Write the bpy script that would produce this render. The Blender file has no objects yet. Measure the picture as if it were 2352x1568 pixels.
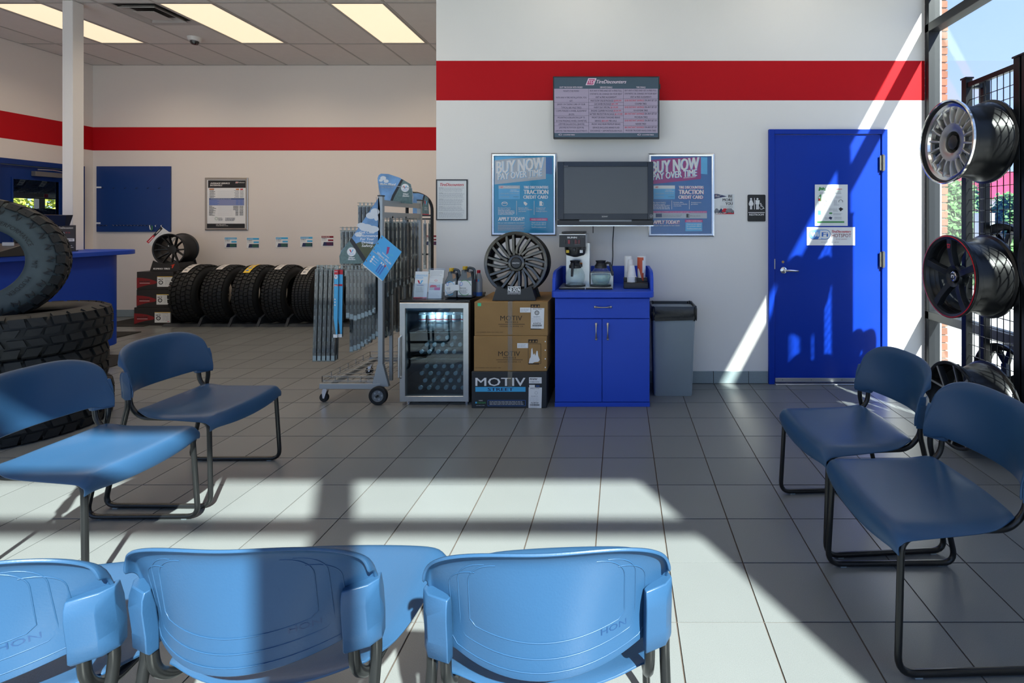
import bpy, bmesh, math, random
from mathutils import Vector, Matrix
random.seed(7)
PI = math.pi
SC = bpy.context.scene
COL = SC.collection
# ------------------------------------------------------------------ camera
F, VX, VY, EYE = 1148.0, 1426.5, 512.0, 1.393      # focal length and vanishing point in photo pixels, eye height
cd = bpy.data.cameras.new('camera'); cam = bpy.data.objects.new('camera', cd); COL.objects.link(cam)
cam.location = (0, 0, EYE); cam.rotation_euler = (PI/2, 0, 0)
cd.sensor_width = 36; cd.lens = F/2352*36
cd.shift_x = (1176-VX)/2352; cd.shift_y = (VY-784)/2352
cd.clip_start = 0.02; cd.clip_end = 500
SC.camera = cam
# ------------------------------------------------------------------ sky, sun, exposure
SKY_STRENGTH, SUN_STRENGTH, EXPOSURE = 1.15, 16.5, 0.55
w = bpy.data.worlds.new('sky'); SC.world = w; w.use_nodes = True
nt = w.node_tree; nt.nodes.clear()
out = nt.nodes.new('ShaderNodeOutputWorld'); bg = nt.nodes.new('ShaderNodeBackground')
tc = nt.nodes.new('ShaderNodeTexCoord'); sp = nt.nodes.new('ShaderNodeSeparateXYZ'); cr = nt.nodes.new('ShaderNodeValToRGB')
nt.links.new(tc.outputs['Generated'], sp.inputs[0]); nt.links.new(sp.outputs['Z'], cr.inputs[0])
nt.links.new(cr.outputs[0], bg.inputs[0]); nt.links.new(bg.outputs[0], out.inputs[0])
e = cr.color_ramp.elements
e[0].position = 0.0; e[0].color = (0.50, 0.63, 0.98, 1)
e[1].position = 0.6; e[1].color = (0.30, 0.44, 0.90, 1)
bg.inputs[1].default_value = SKY_STRENGTH
sd = bpy.data.lights.new('sun', 'SUN'); sun = bpy.data.objects.new('sun', sd); COL.objects.link(sun)
sd.energy = SUN_STRENGTH; sd.angle = math.radians(0.9); sd.color = (1.0, 0.96, 0.90)
SUNDIR = Vector((-0.54, 1.0, -1.0))
sun.rotation_euler = SUNDIR.to_track_quat('-Z', 'Y').to_euler(); sun.location = (8, -12, 12)
SC.view_settings.view_transform = 'Standard'; SC.view_settings.look = 'None'
SC.view_settings.gamma = 1.0; SC.view_settings.exposure = EXPOSURE; SC.view_settings.use_curve_mapping = False
try:
    SC.cycles.max_bounces = 10; SC.cycles.diffuse_bounces = 8; SC.cycles.glossy_bounces = 4
    SC.cycles.transparent_max_bounces = 24; SC.cycles.sample_clamp_indirect = 6
    SC.cycles.use_denoising = True; SC.cycles.caustics_reflective = False; SC.cycles.caustics_refractive = False
except Exception: pass

# ------------------------------------------------------------------ helpers
def wx(px, Y): return (px-VX)*Y/F
def wz(py, Y): return EYE-(py-VY)*Y/F
def lin(h):
    h = h.lstrip('#'); r = []
    for i in (0, 2, 4):
        c = int(h[i:i+2], 16)/255
        r.append(c/12.92 if c <= .04045 else ((c+.055)/1.055)**2.4)
    return tuple(r)
MATS = {}
def mat(name, col, rough=.5, metal=0, var=0, nscale=8, bump=0, bscale=60, spec=.5, emit=None, estr=0, coat=0, orand=0, speck=0):
    if name in MATS: return MATS[name]
    m = bpy.data.materials.new(name); m.use_nodes = True; t = m.node_tree
    b = t.nodes['Principled BSDF']; c = lin(col) if isinstance(col, str) else col
    b.inputs['Base Color'].default_value = (*c, 1); b.inputs['Roughness'].default_value = rough
    b.inputs['Metallic'].default_value = metal; b.inputs['Specular IOR Level'].default_value = spec
    if coat: b.inputs['Coat Weight'].default_value = coat; b.inputs['Coat Roughness'].default_value = .08
    tcn = None
    def coord():
        nonlocal tcn
        if tcn is None: tcn = t.nodes.new('ShaderNodeTexCoord')
        return tcn.outputs['Object']
    last = None
    if var:
        n = t.nodes.new('ShaderNodeTexNoise'); n.inputs['Scale'].default_value = nscale; n.inputs['Detail'].default_value = 5
        t.links.new(coord(), n.inputs['Vector'])
        mx = t.nodes.new('ShaderNodeMix'); mx.data_type = 'RGBA'
        mx.inputs[6].default_value = (*[x*(1-var) for x in c], 1); mx.inputs[7].default_value = (*[min(1, x*(1+var)) for x in c], 1)
        t.links.new(n.outputs['Fac'], mx.inputs[0]); last = mx.outputs[2]
    if speck:
        n = t.nodes.new('ShaderNodeTexNoise'); n.inputs['Scale'].default_value = 420; n.inputs['Detail'].default_value = 2
        t.links.new(coord(), n.inputs['Vector'])
        r = t.nodes.new('ShaderNodeMapRange'); r.inputs[1].default_value = .35; r.inputs[2].default_value = .65
        r.inputs[3].default_value = 1-speck; r.inputs[4].default_value = 1+speck
        t.links.new(n.outputs['Fac'], r.inputs[0])
        v = t.nodes.new('ShaderNodeVectorMath'); v.operation = 'SCALE'
        if last: t.links.new(last, v.inputs[0])
        else: v.inputs[0].default_value = c
        t.links.new(r.outputs[0], v.inputs['Scale']); last = v.outputs[0]
    if orand:
        oi = t.nodes.new('ShaderNodeObjectInfo'); r = t.nodes.new('ShaderNodeMapRange')
        r.inputs[3].default_value = 1-orand; r.inputs[4].default_value = 1+orand
        t.links.new(oi.outputs['Random'], r.inputs[0])
        v = t.nodes.new('ShaderNodeVectorMath'); v.operation = 'SCALE'
        if last: t.links.new(last, v.inputs[0])
        else: v.inputs[0].default_value = c
        t.links.new(r.outputs[0], v.inputs['Scale']); last = v.outputs[0]
    if last: t.links.new(last, b.inputs['Base Color'])
    if bump:
        n = t.nodes.new('ShaderNodeTexNoise'); n.inputs['Scale'].default_value = bscale; n.inputs['Detail'].default_value = 3
        t.links.new(coord(), n.inputs['Vector'])
        bp = t.nodes.new('ShaderNodeBump'); bp.inputs['Strength'].default_value = bump; bp.inputs['Distance'].default_value = .004
        t.links.new(n.outputs['Fac'], bp.inputs['Height']); t.links.new(bp.outputs[0], b.inputs['Normal'])
    if emit:
        b.inputs['Emission Color'].default_value = (*(lin(emit) if isinstance(emit, str) else emit), 1)
        b.inputs['Emission Strength'].default_value = estr
    MATS[name] = m; return m
def glassmat(name, tint='#ffffff', refl=1.0, rough=0.0, haze=0.0):
    # thin sheet: clear transmission mixed with a Fresnel mirror, plus an optional milky share
    if name in MATS: return MATS[name]
    m = bpy.data.materials.new(name); m.use_nodes = True; t = m.node_tree; t.nodes.clear()
    o = t.nodes.new('ShaderNodeOutputMaterial'); tr = t.nodes.new('ShaderNodeBsdfTransparent'); gl = t.nodes.new('ShaderNodeBsdfGlossy')
    tr.inputs[0].default_value = (*lin(tint), 1); gl.inputs['Roughness'].default_value = rough
    lw_ = t.nodes.new('ShaderNodeLayerWeight'); lw_.inputs[0].default_value = .5
    pw = t.nodes.new('ShaderNodeMath'); pw.operation = 'POWER'; pw.inputs[1].default_value = 5     # Schlick, the same from either side
    mu = t.nodes.new('ShaderNodeMath'); mu.operation = 'MULTIPLY_ADD'; mu.inputs[1].default_value = .9; mu.inputs[2].default_value = .04*refl; mu.use_clamp = True
    t.links.new(lw_.outputs['Facing'], pw.inputs[0]); t.links.new(pw.outputs[0], mu.inputs[0]); mx = t.nodes.new('ShaderNodeMixShader')
    t.links.new(mu.outputs[0], mx.inputs[0]); t.links.new(tr.outputs[0], mx.inputs[1]); t.links.new(gl.outputs[0], mx.inputs[2])
    last = mx.outputs[0]
    if haze:
        df = t.nodes.new('ShaderNodeBsdfDiffuse'); df.inputs[0].default_value = (.8, .84, .86, 1)
        m2 = t.nodes.new('ShaderNodeMixShader'); m2.inputs[0].default_value = haze
        t.links.new(last, m2.inputs[1]); t.links.new(df.outputs[0], m2.inputs[2]); last = m2.outputs[0]
    t.links.new(last, o.inputs[0]); MATS[name] = m; return m

class MB:
    """collects geometry for one mesh object; faces carry a material slot"""
    def __init__(s): s.v = []; s.f = []; s.mi = []; s.mats = []
    def slot(s, m):
        if m is None: return 0
        if m not in s.mats: s.mats.append(m)
        return s.mats.index(m)
    def add(s, vs, fs, m=None, M=None):
        o = len(s.v); k = s.slot(m)
        s.v += [tuple(M @ Vector(p)) if M else tuple(p) for p in vs]
        s.f += [tuple(i+o for i in f) for f in fs]; s.mi += [k]*len(fs); return s
    def box(s, x0, x1, y0, y1, z0, z1, m=None, M=None):
        vs = [(x, y, z) for z in (z0, z1) for y in (y0, y1) for x in (x0, x1)]
        return s.add(vs, [(0, 2, 3, 1), (4, 5, 7, 6), (0, 1, 5, 4), (2, 6, 7, 3), (0, 4, 6, 2), (1, 3, 7, 5)], m, M)
    def quad(s, a, b, c, d, m=None): return s.add([a, b, c, d], [(0, 1, 2, 3)], m)
    def loft(s, rings, m=None, M=None, cap=True, close=False):
        n = len(rings[0]); vs = [p for r in rings for p in r]; fs = []
        R = len(rings)
        for i in range(R if close else R-1):
            a, b = i*n, ((i+1) % R)*n
            for j in range(n): k = (j+1) % n; fs.append((a+j, a+k, b+k, b+j))
        if cap and not close: fs.append(tuple(range(n-1, -1, -1))); fs.append(tuple(range((R-1)*n, R*n)))
        return s.add(vs, fs, m, M)
    def lathe(s, prof, n=32, axis='Z', c=(0, 0, 0), close=False, cap=False, m=None, M=None):
        """prof: (radius, height) pairs"""
        rings = []
        for r, h in prof:
            ring = []
            for k in range(n):
                a = 2*PI*k/n; u, v = r*math.cos(a), r*math.sin(a)
                p = {'Z': (u, v, h), 'Y': (u, h, v), 'X': (h, u, v)}[axis]
                ring.append((p[0]+c[0], p[1]+c[1], p[2]+c[2]))
            rings.append(ring)
        return s.loft(rings, m, M, cap, close)
    def cyl(s, p0, p1, r, n=12, m=None, r1=None, M=None):
        return s.tube([p0, p1], r, n, m, rads=[r, r if r1 is None else r1], M=M)
    def tube(s, path, r, n=8, m=None, rads=None, cap=True, M=None, close=False):
        P = [Vector(p) for p in path]; rings = []; up = None; N = len(P)
        for i, p in enumerate(P):
            if close: t = (P[(i+1) % N]-P[i-1])
            else: t = (P[min(i+1, N-1)]-P[max(i-1, 0)])
            t.normalize()
            if up is None:
                up = Vector((0, 0, 1)) if abs(t.z) < .9 else Vector((1, 0, 0))
            x = t.cross(up).normalized(); y = x.cross(t).normalized(); up = y
            rr = rads[i] if rads else r
            rings.append([tuple(p+x*rr*math.cos(2*PI*k/n)+y*rr*math.sin(2*PI*k/n)) for k in range(n)])
        return s.loft(rings, m, M, cap and not close, close)
    def prism(s, poly, a, b, plane='XZ', m=None, M=None, ins=0):
        """extrude a 2D polygon between a (front) and b; ins shrinks the front outline"""
        def P(u, v, h): return {'XZ': (u, h, v), 'XY': (u, v, h), 'YZ': (h, u, v)}[plane]
        cx = sum(p[0] for p in poly)/len(poly); cy = sum(p[1] for p in poly)/len(poly)
        r0 = [P(cx+(u-cx)*(1-ins), cy+(v-cy)*(1-ins), a) for u, v in poly]
        r1 = [P(u, v, b) for u, v in poly]
        return s.loft([r0, r1], m, M)
    def sphere(s, c, r, n=12, m=None, sz=(1, 1, 1), M=None):
        k = n//2; rings = [[(c[0]+r*sz[0]*math.sin(PI*i/k)*math.cos(2*PI*j/n), c[1]+r*sz[1]*math.sin(PI*i/k)*math.sin(2*PI*j/n), c[2]+r*sz[2]*math.cos(PI*i/k)) for j in range(n)] for i in range(1, k)]
        return s.loft(rings, m, M)

def shade(me, ang):
    bm = bmesh.new(); bm.from_mesh(me)
    bmesh.ops.recalc_face_normals(bm, faces=bm.faces)
    th = math.radians(ang)
    for f in bm.faces: f.smooth = True
    for ed in bm.edges:
        if len(ed.link_faces) != 2 or ed.calc_face_angle(0) > th: ed.smooth = False
    bm.to_mesh(me); bm.free()
def mesh(name, mb, m=None, smooth=35, recalc=True):
    me = bpy.data.meshes.new(name); me.from_pydata(mb.v, [], mb.f)
    if m is not None and None not in (m,): me.materials.append(m)
    if mb.mats:
        off = len(me.materials)
        for x in mb.mats: me.materials.append(x)
        for p, k in zip(me.polygons, mb.mi): p.material_index = k+off
    if recalc: shade(me, smooth)
    me.update(); return me
def obj(name, mb, m=None, parent=None, bev=0, smooth=35, local=False, label=None, seg=2, sub=0, recalc=True):
    """link a mesh object; world coordinates unless local, under an Empty at some location"""
    me = mb if isinstance(mb, bpy.types.Mesh) else mesh(name, mb, m, smooth, recalc)
    o = bpy.data.objects.new(name, me); COL.objects.link(o)
    if parent is not None:
        o.parent = parent
        if not local and parent.type == 'EMPTY': o.matrix_parent_inverse = Matrix.Translation(-parent.location)
    if bev:
        md = o.modifiers.new('bevel', 'BEVEL'); md.width = bev; md.segments = seg; md.limit_method = 'ANGLE'; md.angle_limit = math.radians(40)
    if sub:
        md = o.modifiers.new('sub', 'SUBSURF'); md.levels = md.render_levels = sub
    if label: o['label'] = label
    return o
def tag(o, label, cat, group=None, kind=None):
    o['label'] = label; o['category'] = cat
    if group: o['group'] = group
    if kind: o['kind'] = kind
    return o
def thing(name, label, cat, loc=(0, 0, 0), rz=0, group=None):
    o = bpy.data.objects.new(name, None); COL.objects.link(o); o.location = loc; o.rotation_euler = (0, 0, rz)
    o.empty_display_size = .05
    return tag(o, label, cat, group)
def struct(name, mb, m, parent=None, **k):
    o = obj(name, mb, m, parent, **k)
    if parent is None: o['kind'] = 'structure'
    return o
def kids(o): return [c for c in ALLO() if c.parent == o]
def ALLO(): return list(COL.objects)
def copytree(o, tree):
    """copy a thing and the listed (child, [grandchildren]) below it"""
    r = o.copy(); COL.objects.link(r)
    for ch, gs in tree:
        c = ch.copy(); COL.objects.link(c); c.parent = r
        for g in gs:
            d = g.copy(); COL.objects.link(d); d.parent = c
    return r
def treeof(o):
    a = ALLO(); return [(c, [g for g in a if g.parent == c]) for c in a if c.parent == o]
def fillet(pts, r, n=5):
    P = [Vector(p) for p in pts]; out = [P[0]]
    for i in range(1, len(P)-1):
        rr = r[i-1] if isinstance(r, (list, tuple)) else r
        a = (P[i-1]-P[i]); b = (P[i+1]-P[i]); la, lb = a.length, b.length; a.normalize(); b.normalize()
        d = min(rr, la*.49, lb*.49)
        p0, p1 = P[i]+a*d, P[i]+b*d
        for k in range(n+1):
            t = k/n; out.append(p0*(1-t)**2+P[i]*2*t*(1-t)+p1*t*t)
    out.append(P[-1]); return out
def rot(axis, a, c=(0, 0, 0)):
    return Matrix.Translation(c) @ Matrix.Rotation(a, 4, axis) @ Matrix.Translation(-Vector(c))

# ------------------------------------------------------------------ print on flat surfaces
TXT = {}
def textgeo(s, bold=0, shear=0):
    k = (s, bold, shear)
    if k not in TXT:
        cu = bpy.data.curves.new('t', 'FONT'); cu.body = s; cu.resolution_u = 2; cu.offset = bold; cu.shear = shear
        o = bpy.data.objects.new('t', cu); me = bpy.data.meshes.new_from_object(o)
        vs = [(v.co.x, v.co.y) for v in me.vertices]; fs = [tuple(p.vertices) for p in me.polygons]
        bpy.data.objects.remove(o); bpy.data.curves.remove(cu); bpy.data.meshes.remove(me)
        xs = [p[0] for p in vs] or [0, 1]; ys = [p[1] for p in vs] or [0, 1]
        TXT[k] = (vs, fs, min(xs), max(xs), min(ys), max(ys))
    return TXT[k]
class Print:
    """flat print: 2D coordinates (u right, v down) mapped by fn(u, v, lift) to world points"""
    def __init__(s, fn): s.fn = fn; s.mb = MB(); s.k = 1
    def _l(s): s.k += 1; return .0002+s.k*.00004
    def poly(s, pts, m):
        l = s._l(); s.mb.add([s.fn(u, v, l) for u, v in pts], [tuple(range(len(pts)))], m)
    def rect(s, u0, v0, u1, v1, m): s.poly([(u0, v1), (u1, v1), (u1, v0), (u0, v0)], m)
    def disc(s, u, v, ru, rv, m, n=20): s.poly([(u+ru*math.cos(2*PI*k/n), v-rv*math.sin(2*PI*k/n)) for k in range(n)], m)
    def ring(s, u, v, r, w_, m, asp=1, a0=0, a1=2*PI, n=24):
        l = s._l(); vs = []; N = n+1
        for k in range(N):
            a = a0+(a1-a0)*k/n
            for q in (r, r-w_): vs.append(s.fn(u+q*math.cos(a), v-q*asp*math.sin(a), l))
        s.mb.add(vs, [(2*k, 2*k+1, 2*k+3, 2*k+2) for k in range(n)], m)
    def line(s, a, b, w_, m):
        dx, dy = b[0]-a[0], b[1]-a[1]; L = math.hypot(dx, dy) or 1; nx, ny = -dy/L*w_/2, dx/L*w_/2
        s.poly([(a[0]+nx, a[1]+ny), (b[0]+nx, b[1]+ny), (b[0]-nx, b[1]-ny), (a[0]-nx, a[1]-ny)], m)
    def text(s, t, u0, v0, u1, v1, m, bold=0, shear=0, skew=0):
        """fit text into the box; skew lifts v along u (a slanted baseline)"""
        fat = bold; bold = 0
        vs, fs, x0, x1, y0, y1 = textgeo(t, bold, shear); l = s._l()
        if not vs: return
        cap = textgeo('H', bold, 0)
        lo = min(y0, cap[4]) if y0 < -.05 else cap[4]
        hi = max(y1, cap[5])
        k = max(0, fat-.012)*2.0*(v1-v0)*(1 if u1 > u0 else -1) if abs(v1-v0) > 1 or abs(u1-u0) < 1 else 0
        k = min(abs(k), abs(u1-u0)/max(1, len(t))*.09)*(1 if k >= 0 else -1)
        for q in ((-k, k) if k else (0,)):
            P = []; l = s._l()
            for x, y in vs:
                a = (x-x0)/(x1-x0); b = (y-cap[4])/(cap[5]-cap[4])
                u = u0+abs(k)+a*(u1-u0-2*abs(k))+q; v = v1-b*(v1-v0)-skew*a
                P.append(s.fn(u, v, l))
            s.mb.add(P, fs, m)
    def lines(s, u0, v0, u1, v1, n, m, fill=.45, rag=.25, rng=None):
        """illegibly small type: rows of short dashes"""
        rng = rng or random.Random(int(u0*7+v0*13)); h = (v1-v0)/n
        for i in range(n):
            u = u0; end = u1-(u1-u0)*rng.random()*rag; va = v0+i*h+h*(1-fill)/2
            l = s._l() if i == 0 else l
            while u < end:
                q = min(end, u+h*(.6+2.2*rng.random()))
                s.mb.add([s.fn(u, va+h*fill, l), s.fn(q, va+h*fill, l), s.fn(q, va, l), s.fn(u, va, l)], [(0, 1, 2, 3)], m)
                u = q+h*.35
    def done(s, name, parent, local=False, label=None):
        return obj(name, s.mb, None, parent, local=local, label=label, recalc=False)
def wallfn(Y, crop=(0, 0, 1)):
    """photo pixels (of a crop) on the plane y = Y facing the room"""
    x0, y0, k = crop
    return lambda u, v, l: (wx(x0+u*k, Y), Y-l, wz(y0+v*k, Y))
# ================================================================== materials of the setting
M_WALL = mat('wall_paint', (.80, .79, .775), .62, spec=.25, bump=.12, bscale=220)
M_RED = mat('red_stripe_paint', (.47, .006, .012), .6, spec=.15)
M_WBACK = mat('back_wall_paint', (.76, .70, .66), .65, spec=.25, bump=.1, bscale=220)
M_FLOOR = mat('floor_tile_glaze', (.160, .172, .178), .30, var=.05, nscale=3, speck=.10, orand=.05, bump=.05, bscale=500, spec=.45)
M_GROUT = mat('grout', '#4a3f38', .9)
M_BASE = mat('base_tile', (.25, .31, .335), .4, speck=.12, orand=.06)
M_CEIL = mat('ceiling_tile', (.68, .64, .61), .9, var=.05, nscale=12, bump=.5, bscale=150, orand=.03)
M_TBAR = mat('ceiling_grid_metal', (.42, .40, .38), .5)
M_BLUE = mat('blue_gloss_paint', (.004, .036, .37), .34, bump=.06, bscale=120, spec=.25)
M_CAB = mat('blue_laminate', (.022, .078, .56), .45, var=.06, nscale=3, spec=.3)
M_DKBLUE = mat('counter_blue', (.006, .05, .40), .45, spec=.3)
M_BLACK = mat('black_plastic', (.012, .013, .015), .38)
M_FRAME = mat('dark_window_metal', (.010, .012, .016), .45, metal=.2)
M_ALU = mat('aluminium', (.55, .56, .57), .35, metal=.9)
M_CHROME = mat('chrome', (.82, .83, .85), .12, metal=1)
M_WHITE = mat('white_print', (.80, .81, .82), .5)
M_PAPER = mat('white_paper', (.72, .75, .76), .55)
M_INK = mat('black_ink', (.012, .013, .016), .5)
M_GREY = mat('grey_ink', (.20, .21, .24), .6)
M_LGREY = mat('light_grey_ink', (.42, .44, .48), .6)
M_REDP = mat('red_print', (.55, .012, .03), .5)
M_GLASS = glassmat('window_glass', '#f4faf8', 1.0)
M_RUB = mat('tyre_rubber', (.0115, .0135, .0155), .62, var=.25, nscale=20, spec=.35)
M_RUBB = mat('tyre_rubber_blue_grey', (.042, .060, .068), .55, var=.25, nscale=14, spec=.35)

XL, XA, XR = -7.84, -1.607, 2.64        # left wall, free end of the front wall, window wall
YR, YA, YB = -.74, 4.346, 7.42          # glass behind the camera, front wall, far wall
ZC = 3.735
# ------------------------------------------------------------------ floor
floor = struct('floor', MB().box(XL-.1, XR+.15, YR-.12, YB+.1, -.12, -.004), M_GROUT)
T = .3048; g = .0028
tile_me = mesh('tile', MB().box(-T/2+g, T/2-g, -T/2+g, T/2-g, -.012, 0), M_FLOOR)
cells = []
i0 = math.floor((XL+.11)/T); 
for i in range(i0-1, 12):
    for j in range(-18, 14):
        x0, x1 = -.11+i*T, -.11+(i+1)*T; y0, y1 = 4.184+(j-1)*T, 4.184+j*T
        cx0, cx1, cy0, cy1 = max(x0, XL), min(x1, XR), max(y0, YR), min(y1, YB)
        if cx1-cx0 < .01 or cy1-cy0 < .01: continue
        xc, yc = (cx0+cx1)/2, (cy0+cy1)/2
        if xc > XA and yc > YA+.05: continue
        area = 0
        if yc > .6:
            px, py = VX+xc*F/yc, VY+EYE*F/yc
            if -60 < px < 2412 and py < 1600: area = 1/yc**3
        cells.append((area, cx0, cx1, cy0, cy1))
cells.sort(key=lambda c: -c[0])
rest = MB()
for n_, (area, x0, x1, y0, y1) in enumerate(cells):
    full = x1-x0 > T-.001 and y1-y0 > T-.001
    if n_ < 300 and area > 0:
        if full:
            o = bpy.data.objects.new('tile', tile_me); COL.objects.link(o); o.location = ((x0+x1)/2, (y0+y1)/2, random.uniform(-.0004, .0004))
        else:
            o = obj('tile', MB().box(x0+g, x1-g, y0+g, y1-g, -.012, 0), M_FLOOR)
        o.parent = floor
    else:
        rest.box(x0+g, x1-g, y0+g, y1-g, -.012, 0)
o = obj('remaining_floor_tiles', rest, M_FLOOR, floor); o['kind'] = 'stuff'
# ------------------------------------------------------------------ ceiling: grid, tiles
ceil = struct('ceiling', MB().box(XL-.1, XR+.2, YR-.12, YB+.1, ZC+.05, ZC+.2), M_CEIL)
gb = MB(); GX = .6096; gx0 = -5.56-.6096*4; gys = [7.42, 6.53, 5.31, 4.09, 2.87, 1.65, .43, YR]
gxs = [XL]+[gx0+GX*k for k in range(1, 18) if gx0+GX*k < XR-.05]+[XR]
for x in gxs: gb.box(x-.012, x+.012, YR, YB, ZC-.004, ZC+.03)
for y in gys: gb.box(XL, XR, y-.012, y+.012, ZC-.0045, ZC+.03)
obj('grid_runner', gb, M_TBAR, ceil)
LIGHTS = {(-3.13, 5.31), (-4.96, 5.31), (-6.78, 5.31), (-3.13, 2.87), (-4.96, 2.87), (-6.78, 2.87), (-.692, 2.87), (1.1376, 2.87), (-.692, .43), (1.1376, .43)}
VENT = (-5.56, 5.31)
for i in range(len(gxs)-1):
    for j in range(len(gys)-1):
        x0, x1, y1, y0 = gxs[i]+.013, gxs[i+1]-.013, gys[j]-.013, gys[j+1]+.013
        if x1-x0 < .02: continue
        if y0 > YA+.1 and x0 > XA: continue
        if any(abs(gxs[i]-a) < .05 and abs(gys[j+1]-b) < .05 for a, b in LIGHTS): continue
        if abs(gxs[i]-VENT[0]) < .05 and abs(gys[j+1]-VENT[1]) < .05: y0 = 5.31+.61
        obj('ceiling_tile', MB().box(x0, x1, y0, y1, ZC, ZC+.015), M_CEIL, ceil)
# ceiling lights: far row in view, the rest added unseen to brighten the room
M_LAMP = mat('lamp_diffuser', (.9, .85, .72), .6, emit=(1.0, .80, .53), estr=.60)
LLAB = {(-6.78, 5.31): 'leftmost ceiling light panel, partly behind the white pole', (-4.96, 5.31): 'middle ceiling light panel beside the square air vent', (-3.13, 5.31): 'rightmost ceiling light panel nearest the white wall corner'}
LEFT_W, RIGHT_W = 8.8, 1.2
for n_, (x, y) in enumerate(sorted(LIGHTS)):
    lb = LLAB.get((x, y), 'added ceiling light panel out of view, brightening the room')
    t = thing('ceiling_light', lb, 'light', (x+.305, y+.61, ZC), group='recessed ceiling light panels' if (x, y) in LLAB else 'added light panels out of view')
    ld = bpy.data.lights.new('tube_light', 'AREA'); ld.shape = 'RECTANGLE'; ld.size = .55; ld.size_y = 1.15; ld.spread = math.radians(146)
    ld.energy = LEFT_W if x < -2 else RIGHT_W; ld.color = (1, .83, .62) if x < -2 else (.93, .96, 1.0)
    lo = bpy.data.objects.new('tube_light', ld); COL.objects.link(lo); lo.location = (x+.305, y+.61, ZC-.006); lo.parent = t; lo.matrix_parent_inverse = Matrix.Translation(-t.location)
    obj('diffuser', MB().box(x+.03, x+.58, y+.03, y+1.19, ZC+.002, ZC+.006), M_LAMP, t)
    fb = MB()
    for a in ((x+.012, x+.03, y+.012, y+1.207), (x+.58, x+.598, y+.012, y+1.207), (x+.03, x+.58, y+.012, y+.03), (x+.03, x+.58, y+1.19, y+1.207)): fb.box(*a, ZC-.003, ZC+.02)
    obj('frame', fb, M_TBAR, t)
# air vent: nested square louvres
vx, vy = -5.255, 5.615
t = thing('ceiling_vent', 'square grey air vent with nested louvres between two ceiling lights', 'vent', (vx, vy, ZC))
M_VENT = mat('vent_metal', (.45, .42, .40), .5); M_VD = mat('vent_dark', (.02, .02, .02), .8)
obj('backing', MB().box(vx-.29, vx+.29, vy-.29, vy+.29, ZC+.03, ZC+.04), M_VD, t)
for k, (a, b, z0, z1) in enumerate(((.30, .235, -.004, .02), (.205, .165, -.012, .03))):
    m_ = MB(); r = []
    for s_, z in ((a, z0), (b, z1), (b, z1+.006), (a, z0+.006)):
        r.append([(vx-s_, vy-s_, ZC+z), (vx+s_, vy-s_, ZC+z), (vx+s_, vy+s_, ZC+z), (vx-s_, vy+s_, ZC+z)])
    m_.loft(r, close=True); obj('louvre', m_, M_VENT, t)
obj('centre_plate', MB().box(vx-.115, vx+.115, vy-.115, vy+.115, ZC-.018, ZC-.012), M_VENT, t)
# dome camera
t = thing('dome_camera', 'small white dome security camera on the ceiling tiles', 'camera', (-5.385, 6.31, ZC))
obj('housing', MB().lathe([(.0, 0), (.075, 0), (.075, -.012), (.062, -.045), (.05, -.05), (0, -.05)], 24, c=(-5.385, 6.31, ZC)), mat('camera_white', (.7, .68, .66), .4), t)
obj('dome', MB().lathe([(.047, -.045), (.045, -.07), (.032, -.09), (.0, -.097)], 24, c=(-5.385, 6.31, ZC)), mat('smoked_dome', (.01, .01, .012), .1), t)
# ------------------------------------------------------------------ walls
M_LAM = M_WALL
ZS0, ZS1 = 1.393+(512-230.5)*YA/F, 1.393+(512-139.5)*YA/F         # stripe on the front wall
def wall_front():
    mb = MB()
    mb.box(XA, XR, YA, YA+.14, -.01, ZS0, M_WALL); mb.box(XA, XR, YA, YA+.14, ZS0, ZS1, M_RED); mb.box(XA, XR, YA, YA+.14, ZS1, ZC+.06, M_WALL)
    mb.box(XA, XA+.14, YA+.14, YB, -.01, ZC+.06, M_WALL)
    return struct('wall_front', mb, None)
wf = wall_front()
zb0, zb1 = 1.393+(512-345.5)*YB/F, 1.393+(512-292)*YB/F
mb = MB()
mb.box(XL-.1, XA+.1, YB, YB+.14, -.01, zb0, M_WBACK); mb.box(XL-.1, XA+.1, YB, YB+.14, zb0, zb1, M_RED); mb.box(XL-.1, XA+.1, YB, YB+.14, zb1, ZC+.06, M_WBACK)
struct('wall_back', mb, None)
DY0, DY1, DZ = 6.30, 7.22, 2.15      # door opening in the left wall
mb = MB()
def lw(y0, y1, z0, z1, m): mb.box(XL-.14, XL, y0, y1, z0, z1, m)
for y0, y1, zlo in ((YR, DY0-.06, -.01), (DY1+.06, YB, -.01), (DY0-.06, DY1+.06, DZ+.06)):
    lw(y0, y1, zlo, zb0, M_WBACK)
lw(YR, YB, zb0, zb1, M_RED); lw(YR, YB, zb1, ZC+.06, M_WBACK)
struct('wall_left', mb, None)
# wall behind the camera: unseen glass, widened leftward to let in more light, solid at both ends
mb = MB()
mb.box(XL-.14, -7.7, YR-.14, YR, -.01, ZC+.06, M_WALL)
mb.box(2.06, XR+.1, YR-.14, YR, -.01, ZC+.06, M_WALL)
mb.box(-7.7, 2.06, YR-.14, YR, 3.57, ZC+.06, M_WALL)
struct('wall_rear', mb, None)
# right side wall, unseen part shaped to keep the floor shaded: solid below the transom up to y=1.92, glazed beyond
YS = 1.92
mb = MB()
mb.box(XR, XR+.12, YR-.14, YS, -.01, 2.99, M_WALL)
mb.box(XR, XR+.12, YR-.14, .85, 2.99, ZC+.06, M_WALL)
mb.box(XR, XR+.12, .85, YA+.14, 3.49, ZC+.06, M_WALL)
struct('wall_right', mb, None)
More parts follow.
